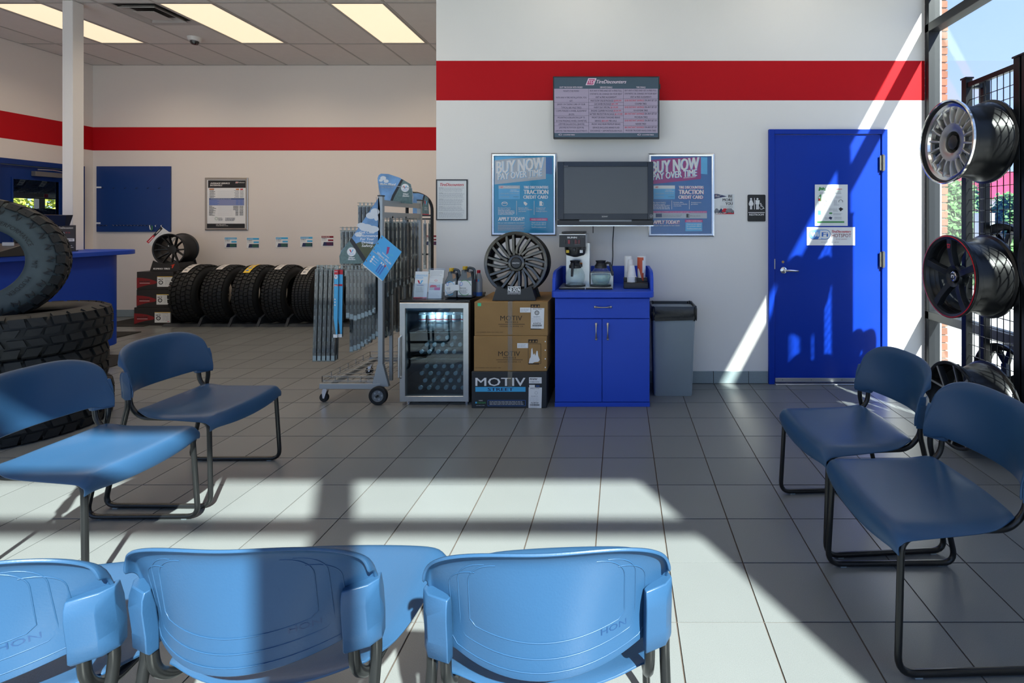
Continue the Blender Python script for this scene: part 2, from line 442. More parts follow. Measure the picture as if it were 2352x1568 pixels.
# ------------------------------------------------------------------ base tiles
def basetiles(name, a, b, fixed, axis, w_, h=.108):
    r = struct(name, MB().box(*( (a, b, fixed-.004, fixed+.002) if axis == 'x' else (fixed-.002, fixed+.004, a, b) ), 0, h-.002), M_GROUT)
    p = a
    while p < b-.02:
        q = min(p+w_, b)
        if axis == 'x': obj('tile', MB().box(p+.002, q-.002, fixed-.012, fixed-.001, .003, h), M_BASE, r, bev=.002)
        else: obj('tile', MB().box(fixed+.001, fixed+.012, p+.002, q-.002, .003, h), M_BASE, r, bev=.002)
        p = q
    return r
basetiles('baseboard_front', wx(1477, YA), wx(1763, YA), YA, 'x', .3048)
basetiles('baseboard_front_right', wx(2036, YA), XR, YA, 'x', .3048)
basetiles('baseboard_back', XL, XA, YB, 'x', .3048)
# ------------------------------------------------------------------ window frames
def frame_bars(name, bars, parent=None):
    w_ = struct(name, MB().box(*bars[0]), M_FRAME, bev=.004)
    for b in bars[1:]: obj('mullion', MB().box(*b), M_FRAME, w_, bev=.004)
    return w_
D = .10
w1 = frame_bars('window_1', [(XR, XR+D, .85, YA, 3.035, 3.11), (XR, XR+D, YS, YA, .565, .635), (XR, XR+D, YA-.055, YA, 0, 3.5), (XR, XR+D, 2.904, 2.95, 0, 3.43), (XR, XR+D, YS, YS+.06, 0, 3.43), (XR, XR+D, YS, YA, 0, .07), (XR, XR+D, .85, YA, 3.47, 3.5)])
gm = MB().box(XR+.05, XR+.056, YS, YA, .6, 3.06); obj('glass_pane', gm, M_GLASS, w1)
obj('glass_pane', MB().box(XR+.05, XR+.056, YS, YA, .05, .59), M_GLASS, w1)
obj('glass_pane', MB().box(XR+.05, XR+.056, .85, YA, 3.09, 3.48), M_GLASS, w1)
w2 = frame_bars('window_2', [(-7.7, 2.06, YR-D, YR, 3.06, 3.105), (-7.7, 2.06, YR-D, YR, 3.53, 3.57), (-7.7, 2.06, YR-D, YR, 0, .08),
    (2.0, 2.06, YR-D, YR, 0, 3.57), (.264, .42, YR-D, YR, 0, 3.57), (-1.72, -1.58, YR-D, YR, 0, 3.57), (-3.6, -3.46, YR-D, YR, 0, 3.57), (-5.6, -5.46, YR-D, YR, 0, 3.57), (-7.7, -7.6, YR-D, YR, 0, 3.57)])
obj('glass_pane', MB().box(-7.7, 2.06, YR-.056, YR-.05, .05, 3.55), M_GLASS, w2)
# trims outside the corner mullion, seen through the glass
struct('trim_1', MB().box(XR+D+.005, XR+D+.035, YA-.02, YA+.03, 0, 3.6), M_ALU)
# brick pier outside
M_BRICK = mat('brick_clay', (.19, .08, .05), .85, var=.25, nscale=30, orand=.25, bump=.3, bscale=90)
M_MORT = mat('mortar', (.45, .40, .35), .9)
bx0, bx1, by0, by1 = XR+D+.045, XR+D+.10, YA-.0, YA+.42
pier = struct('pillar_brick', MB().box(bx0, bx1-.012, by0+.01, by1-.01, -.05, 3.7), M_MORT)
z = -.05; k = 0
while z < 3.65:
    off = .1 if k % 2 else 0
    y = by0
    for (ya, yb) in (((by0, by0+.2-off), (by0+.21-off, by0+.41))):
        obj('brick', MB().box(bx0-.002, bx1+random.uniform(-.003, .003), ya, yb, z, z+.056), M_BRICK, pier)
    z += .0677; k += 1
# ------------------------------------------------------------------ outside
M_ROAD = mat('parking_asphalt', (.38, .37, .36), .9, var=.15, nscale=2, bump=.3, bscale=40)
struct('ground_outside', MB().box(-60, 80, -60, 70, -.4, -.13), M_ROAD)
struct('sidewalk_outside', MB().box(XR+.14, 4.6, -6, 9, -.14, -.03), mat('concrete_walk', (.42, .41, .39), .85, var=.1, nscale=4))
struct('roof_slab', MB().box(XL-.3, XR+.3, YR-.3, YB+.3, ZC+.21, ZC+.4), M_TBAR)
# ================================================================== blue restroom door in the front wall
def X(px): return wx(px, YA)
def Z(py): return wz(py, YA)
dr = struct('door_1', MB().box(X(1778), X(2021), YA-.014, YA+.01, .012, Z(310)), M_BLUE, bev=.002)
fb = MB(); fx0, fx1, fz = X(1764), X(2035), Z(298)
fb.box(fx0, X(1777), YA-.03, YA+.01, 0, fz); fb.box(X(2022), fx1, YA-.03, YA+.01, 0, fz); fb.box(X(1777), X(2022), YA-.03, YA+.01, Z(309), fz)
obj('frame', fb, M_BLUE, dr, bev=.003)
sw = MB().box(X(1779), X(2020), YA-.022, YA-.012, .018, .052)
obj('door_sweep', sw, M_ALU, dr, bev=.002)
sc_ = MB()
for px in (1795, 1861, 1931, 1999): sc_.cyl((X(px), YA-.026, .037), (X(px), YA-.02, .037), .004, 8)
obj('sweep_screw', sc_, M_GREY, dr)
struct('trim_2', MB().box(X(1777), X(2022), YA-.06, YA, 0, .01), M_ALU, bev=.003)
for py in (375, 595):
    h = MB().cyl((X(2023), YA-.038, Z(py+17)), (X(2023), YA-.038, Z(py-17)), .009, 12)
    for q in (-18, 0, 18): h.cyl((X(2023), YA-.038, Z(py+q)-.003), (X(2023), YA-.038, Z(py+q)+.003), .0105, 12)
    h.box(X(2023)-.025, X(2023)+.02, YA-.034, YA-.028, Z(py+17), Z(py-17))
    obj('hinge', h, mat('brushed_hinge', (.15, .145, .125), .4, metal=.8), dr)
hd = MB(); cx, cz = X(1798), Z(620)
hd.lathe([(0, 0), (.028, 0), (.028, -.008), (.02, -.014), (.011, -.016), (.011, -.055), (0, -.055)], 24, 'Y', (cx, YA-.014, cz))
hd.tube([(cx, YA-.062, cz), (cx+.03, YA-.064, cz-.001), (cx+.115, YA-.06, cz-.006)], .0095, 10, rads=[.012, .0105, .009])
obj('door_handle', hd, M_CHROME, dr)
obj('lock_cylinder', MB().lathe([(0, -.004), (.011, -.004), (.011, .0), (0, 0)], 16, 'Y', (X(1797), YA-.0145, Z(601))), mat('brass', (.5, .35, .15), .35, metal=.9), dr)
obj('strike_plate', MB().box(X(1776), X(1778), YA-.032, YA-.02, Z(617), Z(594)), M_ALU, dr)

# ================================================================== flat signs
M_SILV = mat('silver_snap_frame', (.62, .63, .64), .22, metal=.9)
def snap_frame(t, x0, x1, z0, z1, Y, w_=.028, m=None):
    mb = MB(); sec = [(0, 0), (.0, -.010), (.010, -.016), (w_-.006, -.013), (w_, -.004), (w_, 0)]
    rings = []
    for cx, cz, sx, sz in ((x0, z0, 1, 1), (x1, z0, -1, 1), (x1, z1, -1, -1), (x0, z1, 1, -1)):
        rings.append([(cx+sx*a, Y+b, cz+sz*a) for a, b in sec])
    mb.loft(rings, close=True)
    return obj('frame', mb, m or M_SILV, t, smooth=25)
M_TEAL = mat('poster_teal', (.015, .27, .50), .25, var=.35, nscale=2.2)
M_PBLUE = mat('poster_blue', (.03, .13, .36), .25, var=.5, nscale=2.0)
M_SKYB = mat('poster_sky', (.10, .42, .72), .3, var=.2, nscale=4)
M_BANN = mat('poster_banner_grey', (.42, .45, .49), .3)
M_MAG = mat('poster_magenta', (.33, .02, .17), .3)
M_PINK = mat('poster_pink', (.50, .05, .22), .4)
M_CREAM = mat('poster_lettering', (.78, .76, .74), .4)
M_CYAN = mat('cyan_print', (.06, .42, .75), .4)
M_NAVY = mat('navy_print', (.02, .03, .10), .4)
M_GREEN = mat('green_print', (.06, .28, .08), .5)
M_MAROON = mat('maroon_print', (.22, .008, .02), .5)
M_ORANGE = mat('orange_print', (.55, .16, .02), .5)
M_YEL = mat('yellow_print', (.75, .50, .02), .45)
def tdlogo(p, u0, v0, u1, v1, m_, badge=True):
    """slanted TD badge followed by the shop's name"""
    w_ = (v1-v0)*1.55 if badge else 0; s = (v1-v0)*.25
    if badge:
        p.poly([(u0, v1), (u0+w_, v1), (u0+w_+s, v0), (u0+s, v0)], m_)
        i = (v1-v0)*.12
        p.poly([(u0+i*1.6, v1-i), (u0+w_-i, v1-i), (u0+w_+s-i*1.6, v0+i), (u0+s+i, v0+i)], M_REDP)
        p.text('TD', u0+w_*.28, v0+(v1-v0)*.22, u0+w_*.92, v1-(v1-v0)*.22, m_, .03, .25)
        u0 = u0+w_+s*1.4
    p.text('TireDiscounters', u0, v0+(v1-v0)*(.12 if badge else 0), u1, v1-(v1-v0)*(.12 if badge else 0), m_, .02, .35)
def poster(lb, x0, y0, x1, y1, second):
    t = thing('framed_poster', lb, 'poster', (X((x0+x1)/2), YA-.001, Z(y1)))
    ax0, ax1, az0, az1 = X(x0), X(x1), Z(y1), Z(y0)
    snap_frame(t, ax0, ax1, az0, az1, YA-.001)
    obj('sheet', MB().box(ax0+.01, ax1-.01, YA-.009, YA-.002, az0+.01, az1-.01), M_PBLUE if second else M_TEAL, t)
    p = Print(wallfn(YA-.0095, (990, 340, .1403)))
    if second: p = Print(lambda u, v, l, f=p.fn: f(u+2538, v, l))
    # crop coordinates are those of the left poster
    k = M_MAG if second else M_BANN; o = 8
    p.poly([(1042, 595), (1042, 200), (1300, 170), (1880, 148), (1880, 505)], k)
    if not second: p.poly([(1050, 200), (1050, 138), (1560, 138)], M_SKYB)
    p.poly([(1880, 148), (1985, 150), (1985, 430), (1880, 420)], M_SKYB if second else M_PBLUE)
    sh = M_CYAN
    for d, mm in ((6, sh), (0, M_CREAM)):
        p.text('BUY NOW', 1068+d, 222+d, 1855+d, 415+d, mm, .035, 0, skew=75)
        p.text('PAY OVER TIME', 1090+d, 415+d, 1815+d, 520+d, mm, .03, 0, skew=70)
    p.text('WITH SPECIAL FINANCING*', 1595, 478, 1800, 498, M_CREAM, .02, 0, skew=22)
    p.poly([(1106, 835), (1106, 612), (1455, 612), (1455, 835)], M_SKYB)
    p.poly([(1106, 665), (1106, 612), (1455, 612), (1455, 665)], M_CREAM if second else M_BANN)
    tdlogo(p, 1130, 622, 1430, 655, M_CREAM)
    p.text('TRACTION', 1300, 680, 1400, 695, M_CREAM); p.text('CARD MEMBER', 1290, 702, 1445, 716, M_CREAM)
    p.text('1234 5678 1234 5678', 1130, 735, 1432, 752, M_BANN); p.text('J.M. CARDHOLDER', 1130, 790, 1280, 804, M_BANN)
    p.text('SYNCHRONY', 1345, 790, 1440, 803, M_NAVY, .02)
    for d, mm in ((5, M_PINK if second else sh), (0, M_CREAM)):
        p.text('TIRE DISCOUNTERS', 1515+d, 620+d, 1922+d, 662+d, mm, .04)
        p.text('TRACTION', 1515+d, 682+d, 1922+d, 752+d, mm, .04)
        p.text('CREDIT CARD', 1510+d, 775+d, 1915+d, 828+d, mm, .04)
    b = 45 if second else 0
    if not second:
        p.ring(1205, 910, 50, 8, M_CREAM, .7); p.rect(1160, 895, 1250, 905, M_CREAM)
        p.poly([(1515, 880), (1545, 878), (1582, 912), (1552, 945), (1520, 912)], M_CREAM)
        p.rect(1776, 868, 1818, 945, M_CREAM); p.ring(1828, 915, 16, 5, M_CREAM, 1.8)
    bl = M_CREAM
    for yy, s_ in ((970-2*b, 'No interest if paid in'), (997-2*b, 'full within 6 months*')): p.text(s_, 1100, yy, 1302, yy+18, bl, .02)
    p.lines(1100, 1018-2*b, 1378, 1095-2*b, 4, bl, .4, .1)
    for yy, s_, e_ in ((970, 'Exclusive offers,', 1595), (997, 'discounts & cardholder', 1660), (1025, 'only benefits', 1560)): p.text(s_, 1432, yy-2*b, e_, yy+18-2*b, bl, .02)
    for yy, s_, e_ in (((970, 'Accepted at most', 1885), (997, 'gas stations', 1830)) if second else ((970, 'Accepted at all', 1870), (997, 'U. S. Texaco &', 1858), (1025, 'Mobil gas stations', 1900))): p.text(s_, 1718, yy-2*b, e_, yy+18-2*b, bl, .02)
    for xx in (1402, 1690): p.rect(xx-3, 862-b*.1, xx+3, 1092-b*2, M_CREAM)
    if second:
        p.rect(1042, 1030, 1978, 1060, M_PINK); p.text('Use your CarCare card TODAY and use your card again and again.* Accepted where the card is', 1050, 1038, 1970, 1052, bl)
        p.rect(1042, 1062, 1978, 1150, M_BANN)
        p.rect(1140, 1072, 1242, 1132, M_NAVY); p.rect(1640, 1076, 1675, 1138, M_INK); p.ring(1685, 1110, 14, 5, M_INK, 1.8)
        p.text('Synchrony Car Care locations with', 1255, 1086, 1570, 1100, M_INK, .015); p.text('promotional financing available*', 1255, 1108, 1555, 1122, M_INK, .015)
        p.text('Most gas stations', 1712, 1100, 1870, 1116, M_INK, .015)
    dy = 50 if second else 0
    for d, mm in ((5, M_PINK if second else sh), (0, M_CREAM)): p.text('APPLY TODAY!', 1100+d, 1130+d+dy, 1530+d, 1188+d+dy, mm, .04, .15)
    p.text('Ask your store associate for more details!', 1098, 1212+dy*.9, 1532, 1232+dy*.9, bl, .02)
    if not second: p.lines(1098, 1250, 1545, 1350, 7, M_BANN, .45, .08)
    p.rect(1620, 1145+dy*.5, 1908, 1190+dy*.5, M_PINK); p.text('WHEELY GOOD DEALS!', 1640, 1158+dy*.5, 1890, 1180+dy*.5, bl, .02)
    p.rect(1625, 1190+dy*.5, 1900, 1335+dy*.5, M_SKYB if second else M_TEAL)
    p.text('Check out our website', 1645, 1208+dy*.5, 1885, 1230+dy*.5, bl, .01); p.text('for exclusive offers!', 1645, 1240+dy*.5, 1880, 1262+dy*.5, bl, .01)
    p.text('TireDiscounters.com', 1645, 1282+dy*.5, 1885, 1304+dy*.5, M_CREAM, .02)
    p.done('printed_artwork', t)
    obj('cover_sheet', MB().box(ax0+.02, ax1-.02, YA-.0142, YA-.0134, az0+.02, az1-.02), glassmat('poster_cover', '#ffffff', .4, .03), t)
poster('silver-framed teal credit card poster with a grey banner, left of the wall television', 1129, 352, 1278, 541, False)
poster('silver-framed blue credit card poster with a magenta banner, right of the wall television', 1489, 353, 1640, 543, True)

# letter in a black frame
t = thing('framed_letter', 'black-framed white letter with a red heading at the free end of the wall', 'notice', (X(1038), YA, Z(506)))
x0, x1, z0, z1 = X(1002), X(1074.5), Z(505.5), Z(412)
mb = MB(); r = []
for s_, y in ((0, 0), (0, -.008), (.010, -.008), (.010, 0)): r.append([(x0+s_, YA+y, z0+s_), (x1-s_, YA+y, z0+s_), (x1-s_, YA+y, z1-s_), (x0+s_, YA+y, z1-s_)])
mb.loft(r, close=True); obj('frame', mb, M_BLACK, t)
obj('sheet', MB().box(x0+.006, x1-.006, YA-.005, YA-.0005, z0+.006, z1-.006), M_PAPER, t)
p = Print(wallfn(YA-.0055, (990, 340, .1403)))
p.text('TireDiscounters', 148, 572, 540, 620, M_REDP, .025, .35)
for a, b, n in ((645, 715, 4), (728, 815, 6), (828, 940, 7), (952, 1038, 5), (1052, 1138, 5)):
    p.lines(125, a, 550, b, n, M_LGREY, .4, .12); p.text('The Policy', 130, a+2, 195, a+12, M_INK, .02)
p.done('printed_letter', t)

# BE MORE YOU card
t = thing('promo_card', 'small card reading BE MORE YOU beside the right silver-framed poster', 'card', (X(1663), YA, Z(492)))
obj('sheet', MB().box(X(1640), X(1686.5), YA-.004, YA-.0005, Z(491.5), Z(445.5)), M_PAPER, t)
p = Print(wallfn(YA-.0042, (1480, 340, .1403)))
p.poly([(1143, 830), (1143, 750), (1200, 750), (1352, 790)], M_NAVY); tdlogo(p, 1160, 765, 1262, 780, M_CREAM)
p.lines(1160, 785, 1255, 805, 2, M_CREAM)
p.text('BE', 1375, 765, 1447, 810, M_INK, .03); p.text('MORE', 1280, 825, 1447, 870, M_INK, .03); p.text('YOU', 1325, 885, 1447, 932, M_INK, .03)
p.text('Ask about our custom wheels to', 1240, 942, 1447, 955, M_GREY); p.text('make your vehicle MORE YOU', 1240, 962, 1447, 976, M_GREY)
p.poly([(1143, 1080), (1300, 1070), (1468, 1035), (1468, 1080)], M_REDP)
for (a, b, m_) in ((1143, 1235, M_GREY), (1225, 1300, M_NAVY), (1270, 1380, M_REDP), (1330, 1465, M_GREY)):
    h = 1055; p.poly([(a, h), (a, h-30), (a+12, h-45), (a+25, h-68), (b-38, h-68), (b-20, h-42), (b, h-34), (b, h)], m_)
    p.disc(a+20, h-2, 15, 15, M_INK, 14); p.disc(b-24, h-2, 15, 15, M_INK, 14); p.disc(a+20, h-2, 7, 7, M_LGREY, 10); p.disc(b-24, h-2, 7, 7, M_LGREY, 10)
p.done('printed_artwork', t)

# restroom sign
t = thing('restroom_sign', 'black restroom sign with white figures beside the blue door', 'sign', (X(1737), YA, Z(509)))
def rrect(x0, x1, z0, z1, r, n=5):
    pts = []
    for cx, cz, a in ((x1-r, z0+r, -PI/2), (x1-r, z1-r, 0), (x0+r, z1-r, PI/2), (x0+r, z0+r, PI)):
        pts += [(cx+r*math.cos(a+PI/2*k/n), cz+r*math.sin(a+PI/2*k/n)) for k in range(n+1)]
    return pts
obj('plate', MB().prism(rrect(X(1716.8), X(1758), Z(508.5), Z(447), .01), YA-.005, YA-.0003), M_BLACK, t)
p = Print(wallfn(YA-.0052, (1480, 340, .1403))); W_ = M_WHITE
p.disc(1747, 832, 16, 16, W_); p.poly([(1705, 920), (1730, 852), (1764, 852), (1790, 920), (1778, 922), (1765, 885), (1783, 940), (1712, 940), (1729, 885), (1715, 922)], W_)
p.rect(1731, 938, 1745, 1003, W_); p.rect(1750, 938, 1764, 1003, W_)
p.rect(1799, 815, 1807, 1003, W_)
p.disc(1852, 832, 16, 16, W_); p.rect(1818, 852, 1886, 920, W_); p.rect(1831, 915, 1849, 1003, W_); p.rect(1854, 915, 1872, 1003, W_)
p.disc(1905, 908, 9, 9, W_); p.line((1906, 915), (1910, 955), 9, W_); p.line((1908, 952), (1940, 955), 9, W_); p.line((1938, 955), (1952, 990), 9, W_); p.line((1952, 990), (1965, 984), 8, W_)
p.ring(1915, 970, 35, 7, W_, 1.0, -2.4-PI*.35, PI*.0-.3); p.line((1908, 932), (1932, 932), 7, W_)
p.rect(1703, 1050, 1971, 1060, W_); p.text('RESTROOM', 1718, 1072, 1955, 1104, W_, .025)
p.done('printed_symbol', t)

# notices on the door
YD = YA-.0145
t = thing('door_notice', 'white recycling notice with leaves and a green strip on the blue door', 'notice', (X(1907), YD, Z(519)))
obj('sheet', MB().box(X(1870), X(1945), YD-.003, YD, Z(518.5), Z(424)), M_PAPER, t)
p = Print(wallfn(YD-.0032, (1840, 400, .1148)))
for q in range(7): p.poly([(345+q*20, 330-(q%3)*28), (362+q*20, 262+(q%2)*14), (385+q*18, 250+(q%3)*18), (400+q*14, 300), (380+q*18, 330-(q%2)*20)], M_GREEN)
p.text('TireDiscounters', 535, 280, 820, 310, M_REDP, .03, .3); p.text('Going Green', 560, 325, 790, 345, M_GREEN, .01)
p.lines(375, 365, 815, 390, 2, M_GREY, .5, .05)
p.poly([(340, 538), (340, 455), (388, 400), (403, 400), (403, 538)], M_GREEN); p.disc(366, 465, 20, 20, M_WHITE); p.rect(345, 490, 385, 530, M_REDP)
for (a, b, c, d, n) in ((415, 430, 500, 515, 5), (690, 440, 830, 485, 4), (340, 560, 420, 640, 6), (655, 515, 725, 600, 6), (655, 600, 765, 630, 3), (340, 680, 400, 700, 2), (560, 680, 745, 730, 4), (640, 720, 745, 750, 2), (645, 775, 825, 820, 4), (665, 850, 820, 905, 5), (470, 860, 540, 905, 4), (540, 430, 640, 440, 1)): p.lines(a, b, c, d, n, M_LGREY, .45, .2)
p.ring(490, 580, 34, 8, M_GREY, 1.6); p.ring(792, 545, 44, 9, M_INK, .85, -.5, PI+.5)
p.poly([(752, 690), (790, 660), (845, 695), (810, 725), (790, 745), (770, 720)], M_INK); p.disc(592, 780, 34, 16, M_GREEN)
p.poly([(545, 880), (575, 845), (625, 865), (600, 912)], M_NAVY); p.rect(338, 725, 395, 810, M_SKYB); p.rect(320, 940, 862, 972, M_GREEN)
p.done('printed_artwork', t)
t = thing('wifi_sign', 'wide white WiFi hotspot sign on the blue door under the paper notice', 'sign', (X(1906), YD, Z(563)))
obj('plate', MB().box(X(1851.5), X(1961.5), YD-.004, YD, Z(563), Z(521.5)), M_WHITE, t)
p = Print(wallfn(YD-.0042, (1840, 400, .1148)))
def pill(u0, v0, u1, v1, m_):
    r = (v1-v0)/2; p.poly([(u0+r+r*math.cos(a), v0+r-r*math.sin(a)) for a in [PI/2+PI*k/12 for k in range(13)]]+[(u1-r+r*math.cos(a), v0+r-r*math.sin(a)) for a in [-PI/2+PI*k/12 for k in range(13)]], m_)
M_WIFI = mat('wifi_blue', (.04, .16, .55), .4); M_WIF2 = mat('wifi_light_blue', (.22, .46, .85), .4)
pill(152, 1108, 592, 1305, M_NAVY); pill(158, 1112, 586, 1298, M_WIF2)
pill(370, 1122, 578, 1288, M_WHITE); p.poly([(330, 1298), (372, 1230), (385, 1125), (420, 1125), (425, 1200), (395, 1298)], M_WHITE)
p.poly([(240, 1298), (300, 1240), (372, 1235), (345, 1290), (330, 1298)], M_WIFI)
p.text('Wi', 195, 1160, 352, 1248, M_WHITE, .05); p.text('Fi', 412, 1160, 540, 1248, M_WIFI, .05)
p.text('TireDiscounters', 612, 1120, 998, 1168, M_REDP, .03, .35); p.text('HOTSPOT', 612, 1190, 1002, 1260, M_MAROON, -.005)
p.text('for our customers!', 700, 1285, 918, 1305, M_MAROON, .0); p.text('Ask Store Manager for Login Info', 398, 1348, 755, 1365, M_GREY)
p.done('printed_artwork', t)

# service interval poster on the far wall, with its small price cards
t = thing('framed_poster', 'silver-framed average service intervals chart on the far wall', 'poster', (wx(521, YB), YB, wz(528, YB)))
x0, x1, z0, z1 = wx(472, YB), wx(570.5, YB), wz(528.5, YB), wz(408, YB)
snap_frame(t, x0, x1, z0, z1, YB-.001, .036, mat('bronze_snap_frame', (.42, .39, .36), .3, metal=.8))
obj('sheet', MB().box(x0+.01, x1-.01, YB-.010, YB-.001, z0+.01, z1-.01), M_WHITE, t)
p = Print(wallfn(YB-.0105, (460, 400, .0893)))
p.rect(200, 158, 1168, 350, M_INK); p.text('AVERAGE SERVICE', 255, 215, 765, 252, M_CREAM, .05, .2); p.text('INTERVALS', 252, 268, 568, 305, M_CREAM, .05, .2)
tdlogo(p, 905, 192, 1142, 232, M_CREAM)
p.rect(235, 372, 355, 400, M_ORANGE); p.rect(918, 372, 998, 402, M_ORANGE); p.rect(1030, 372, 1100, 402, M_REDP)
for k in range(7):
    y = 416+k*28.5; p.lines(240, y, 345+(k*37 % 70), y+14, 1, M_INK, .8, 0); p.lines(870+(k*31 % 60), y, 995, y+14, 1, M_GREY, .8, 0); p.lines(1025, y, 1115, y+14, 1, M_GREY, .8, 0); p.rect(440, y+12, 850, y+14, M_LGREY)
p.rect(228, 645, 1132, 800, mat('pale_blue_print', (.24, .28, .50), .5)); p.rect(228, 617, 1132, 648, mat('mid_blue_print', (.05, .10, .26), .5)); p.text('We recommend vehicle replacement of the following', 285, 624, 795, 640, M_CREAM)
for k in range(5):
    y = 660+k*28.5; p.lines(240, y, 440+(k*47 % 90), y+14, 1, M_WIFI, .8, 0); p.lines(925, y, 988, y+14, 1, M_WIFI, .8, 0); p.lines(1015, y, 1095, y+14, 1, M_WIFI, .8, 0)
for k in range(9):
    y = 817+k*28.5; p.lines(232, y, 310+(k*53 % 120), y+14, 1, M_INK, .8, 0); p.lines(850+(60 if k > 3 else 0), y, 985, y+14, 1, M_INK, .8, 0); p.lines(1012, y, 1110, y+14, 1, M_INK, .8, 0); p.rect(450, y+12, 830, y+14, M_LGREY)
p.ring(420, 1140, 38, 6, M_GREEN, 1); p.lines(470, 1110, 595, 1195, 4, M_GREY, .4); p.lines(648, 1112, 945, 1198, 4, M_GREY, .5)
p.rect(182, 1270, 1150, 1385, M_INK); p.text('GET FREE ALERTS', 410, 1285, 670, 1303, M_CREAM, .03); p.text('WHEN SERVICE IS DUE', 410, 1316, 720, 1334, M_CREAM, .03)
p.done('printed_chart', t)
def card(px, py, head, word, lb, fold=False):
    t = thing('price_card', lb, 'card', (wx(px, YB), YB, wz(py, YB)), group='small tyre price cards on the far wall')
    w_, h_ = 28, 24
    obj('sheet', MB().box(wx(px, YB), wx(px+w_, YB), YB-.004, YB-.0004, wz(py+h_, YB), wz(py, YB)), M_WHITE, t)
    p = Print(wallfn(YB-.0042, (px, py, 1)))
    p.rect(.2, .2, w_-.2, 4.6, head); p.text(word, 1.5, 1.3, 1.5+len(word)*2.2, 3.6, M_CREAM, .02); p.lines(1.2, 5.4, 15, 7.6, 1, M_GREY, .7)
    p.lines(1.2, 8.6, 14, 11, 1, M_LGREY, .5); p.rect(15.5, 8.2, w_-.4, 12, head if head is M_MAROON else M_CYAN)
    p.poly([(3.4, 22.6), (5.6, 14.2), (27.6, 14.2), (27.6, 22.6)], M_NAVY)
    for q in range(3): p.rect(12, 15.6+q*2.3, 26, 16.4+q*2.3, M_GREEN if head is not M_MAROON else M_MAROON)
    p.done('printed_artwork', t)
for px, py, hc, wd, lb in ((516, 545, M_CYAN, 'BF GOODRICH', 'leftmost small cyan-headed price card under the service chart'), (567, 546, M_CYAN, 'COOPER', 'second small cyan-headed price card, just right of the service chart'),
    (633.5, 544.5, M_CYAN, 'NITTO', 'third small cyan-headed price card above the tyre with the yellow label'), (690, 543.5, M_CYAN, 'GOODYEAR', 'fourth small cyan-headed price card, last before the dark red one'),
    (738, 541.5, M_MAROON, 'MICHELIN', 'small price card with a dark red heading left of the blade rack'), (975, 540, M_MAROON, 'MICHELIN', 'small dark red price card seen behind the black blade rack')):
    card(px, py, hc, wd, lb)

# blue hook board
t = thing('hook_board', 'plain blue key hook board on the far wall above the counter end', 'board', (wx(309, YB), YB, wz(532, YB)))
obj('panel', MB().box(wx(224.5, YB), wx(394, YB), YB-.02, YB-.0005, wz(532, YB), wz(382, YB)), mat('board_blue', (.010, .045, .20), .38), t, bev=.002)
hk = MB()
for k in range(6):
    x = wx(241+k*26, YB); z = wz(431, YB); hk.tube([(x, YB-.02, z), (x, YB-.04, z-.005), (x, YB-.045, z-.018), (x, YB-.055, z-.01)], .0025, 5)
obj('top_hook', hk, M_BLACK, t)
hk = MB(); q = []
for k in range(58): q.append((wx(225+k*2.0+ (8 if k > 13 else 0), YB), YB-.024, wz(517.5+(1.3 if k % 4 < 2 else -1.3), YB)))
hk.tube(q[:14], .0028, 4); hk.tube(q[14:], .0028, 4); obj('scalloped_hook_strip', hk, M_BLACK, t)
for k in range(3):
    x = wx(350+k*13, YB); z = wz(516, YB); obj('lower_hook', MB().tube([(x, YB-.02, z), (x, YB-.045, z-.01), (x+.01, YB-.05, z-.03)], .003, 5), M_ALU, t)
for px, py in ((230, 430), (228, 512)): obj('label_strip', MB().box(wx(px-5, YB), wx(px+6, YB), YB-.022, YB-.0195, wz(py+2, YB), wz(py-1.5, YB)), M_WHITE, t)
t = thing('key_ring', 'green and white key tags hanging from the blue hook board', 'keys', (wx(353, YB), YB-.045, wz(530, YB)))
obj('green_tag', MB().tube([(wx(355.5, YB), YB-.045, wz(518, YB)), (wx(356, YB), YB-.045, wz(526, YB)), (wx(353.5, YB), YB-.045, wz(529, YB))], .006, 6), M_GREEN, t)
obj('white_tag', MB().tube([(wx(350.5, YB), YB-.045, wz(521, YB)), (wx(352, YB), YB-.045, wz(527, YB))], .006, 6), M_WHITE, t)
# ================================================================== television and menu screen
def tvbox(name, lb, x0, y0, x1, y1, Yf, depth, tilt=0):
    return thing(name, lb, 'television', (wx((x0+x1)/2, Yf), Yf, wz(y1, Yf)))
Yf = 4.14
t = thing('television', 'dark switched-off television on the wall between two posters', 'television', (wx(1390, Yf), YA, wz(519, Yf)))
x0, x1, z0, z1 = wx(1280, Yf), wx(1500.5, Yf), wz(519.5, Yf), wz(371, Yf)
sx0, sx1, sz0, sz1 = wx(1295, Yf), wx(1487.5, Yf), wz(490.5, Yf), wz(382.5, Yf)
M_TV = mat('television_navy_black', (.010, .014, .022), .22)
mb = MB(); zb = wz(504, Yf)
for a in ((x0, sx0, zb, z1), (sx1, x1, zb, z1), (sx0, sx1, sz1, z1), (sx0, sx1, zb, sz0)): mb.box(a[0], a[1], Yf, Yf+.05, a[2], a[3])
obj('bezel', mb, M_TV, t, bev=.002)
obj('screen', MB().box(sx0-.005, sx1+.005, Yf+.008, Yf+.02, sz0-.005, sz1+.005), mat('lcd_screen', (.03, .034, .038), .33, spec=.9), t)
obj('back_shell', MB().loft([[(x0+.01, Yf+.05, z0+.01), (x1-.01, Yf+.05, z0+.01), (x1-.01, Yf+.05, z1-.01), (x0+.01, Yf+.05, z1-.01)], [(x0+.09, Yf+.13, z0+.06), (x1-.09, Yf+.13, z0+.06), (x1-.09, Yf+.13, z1-.06), (x0+.09, Yf+.13, z1-.06)]]), M_BLACK, t)
obj('speaker_bar', MB().box(x0-.002, x1+.002, Yf+.004, Yf+.055, wz(517, Yf), zb-.004), M_BLACK, t, bev=.004)
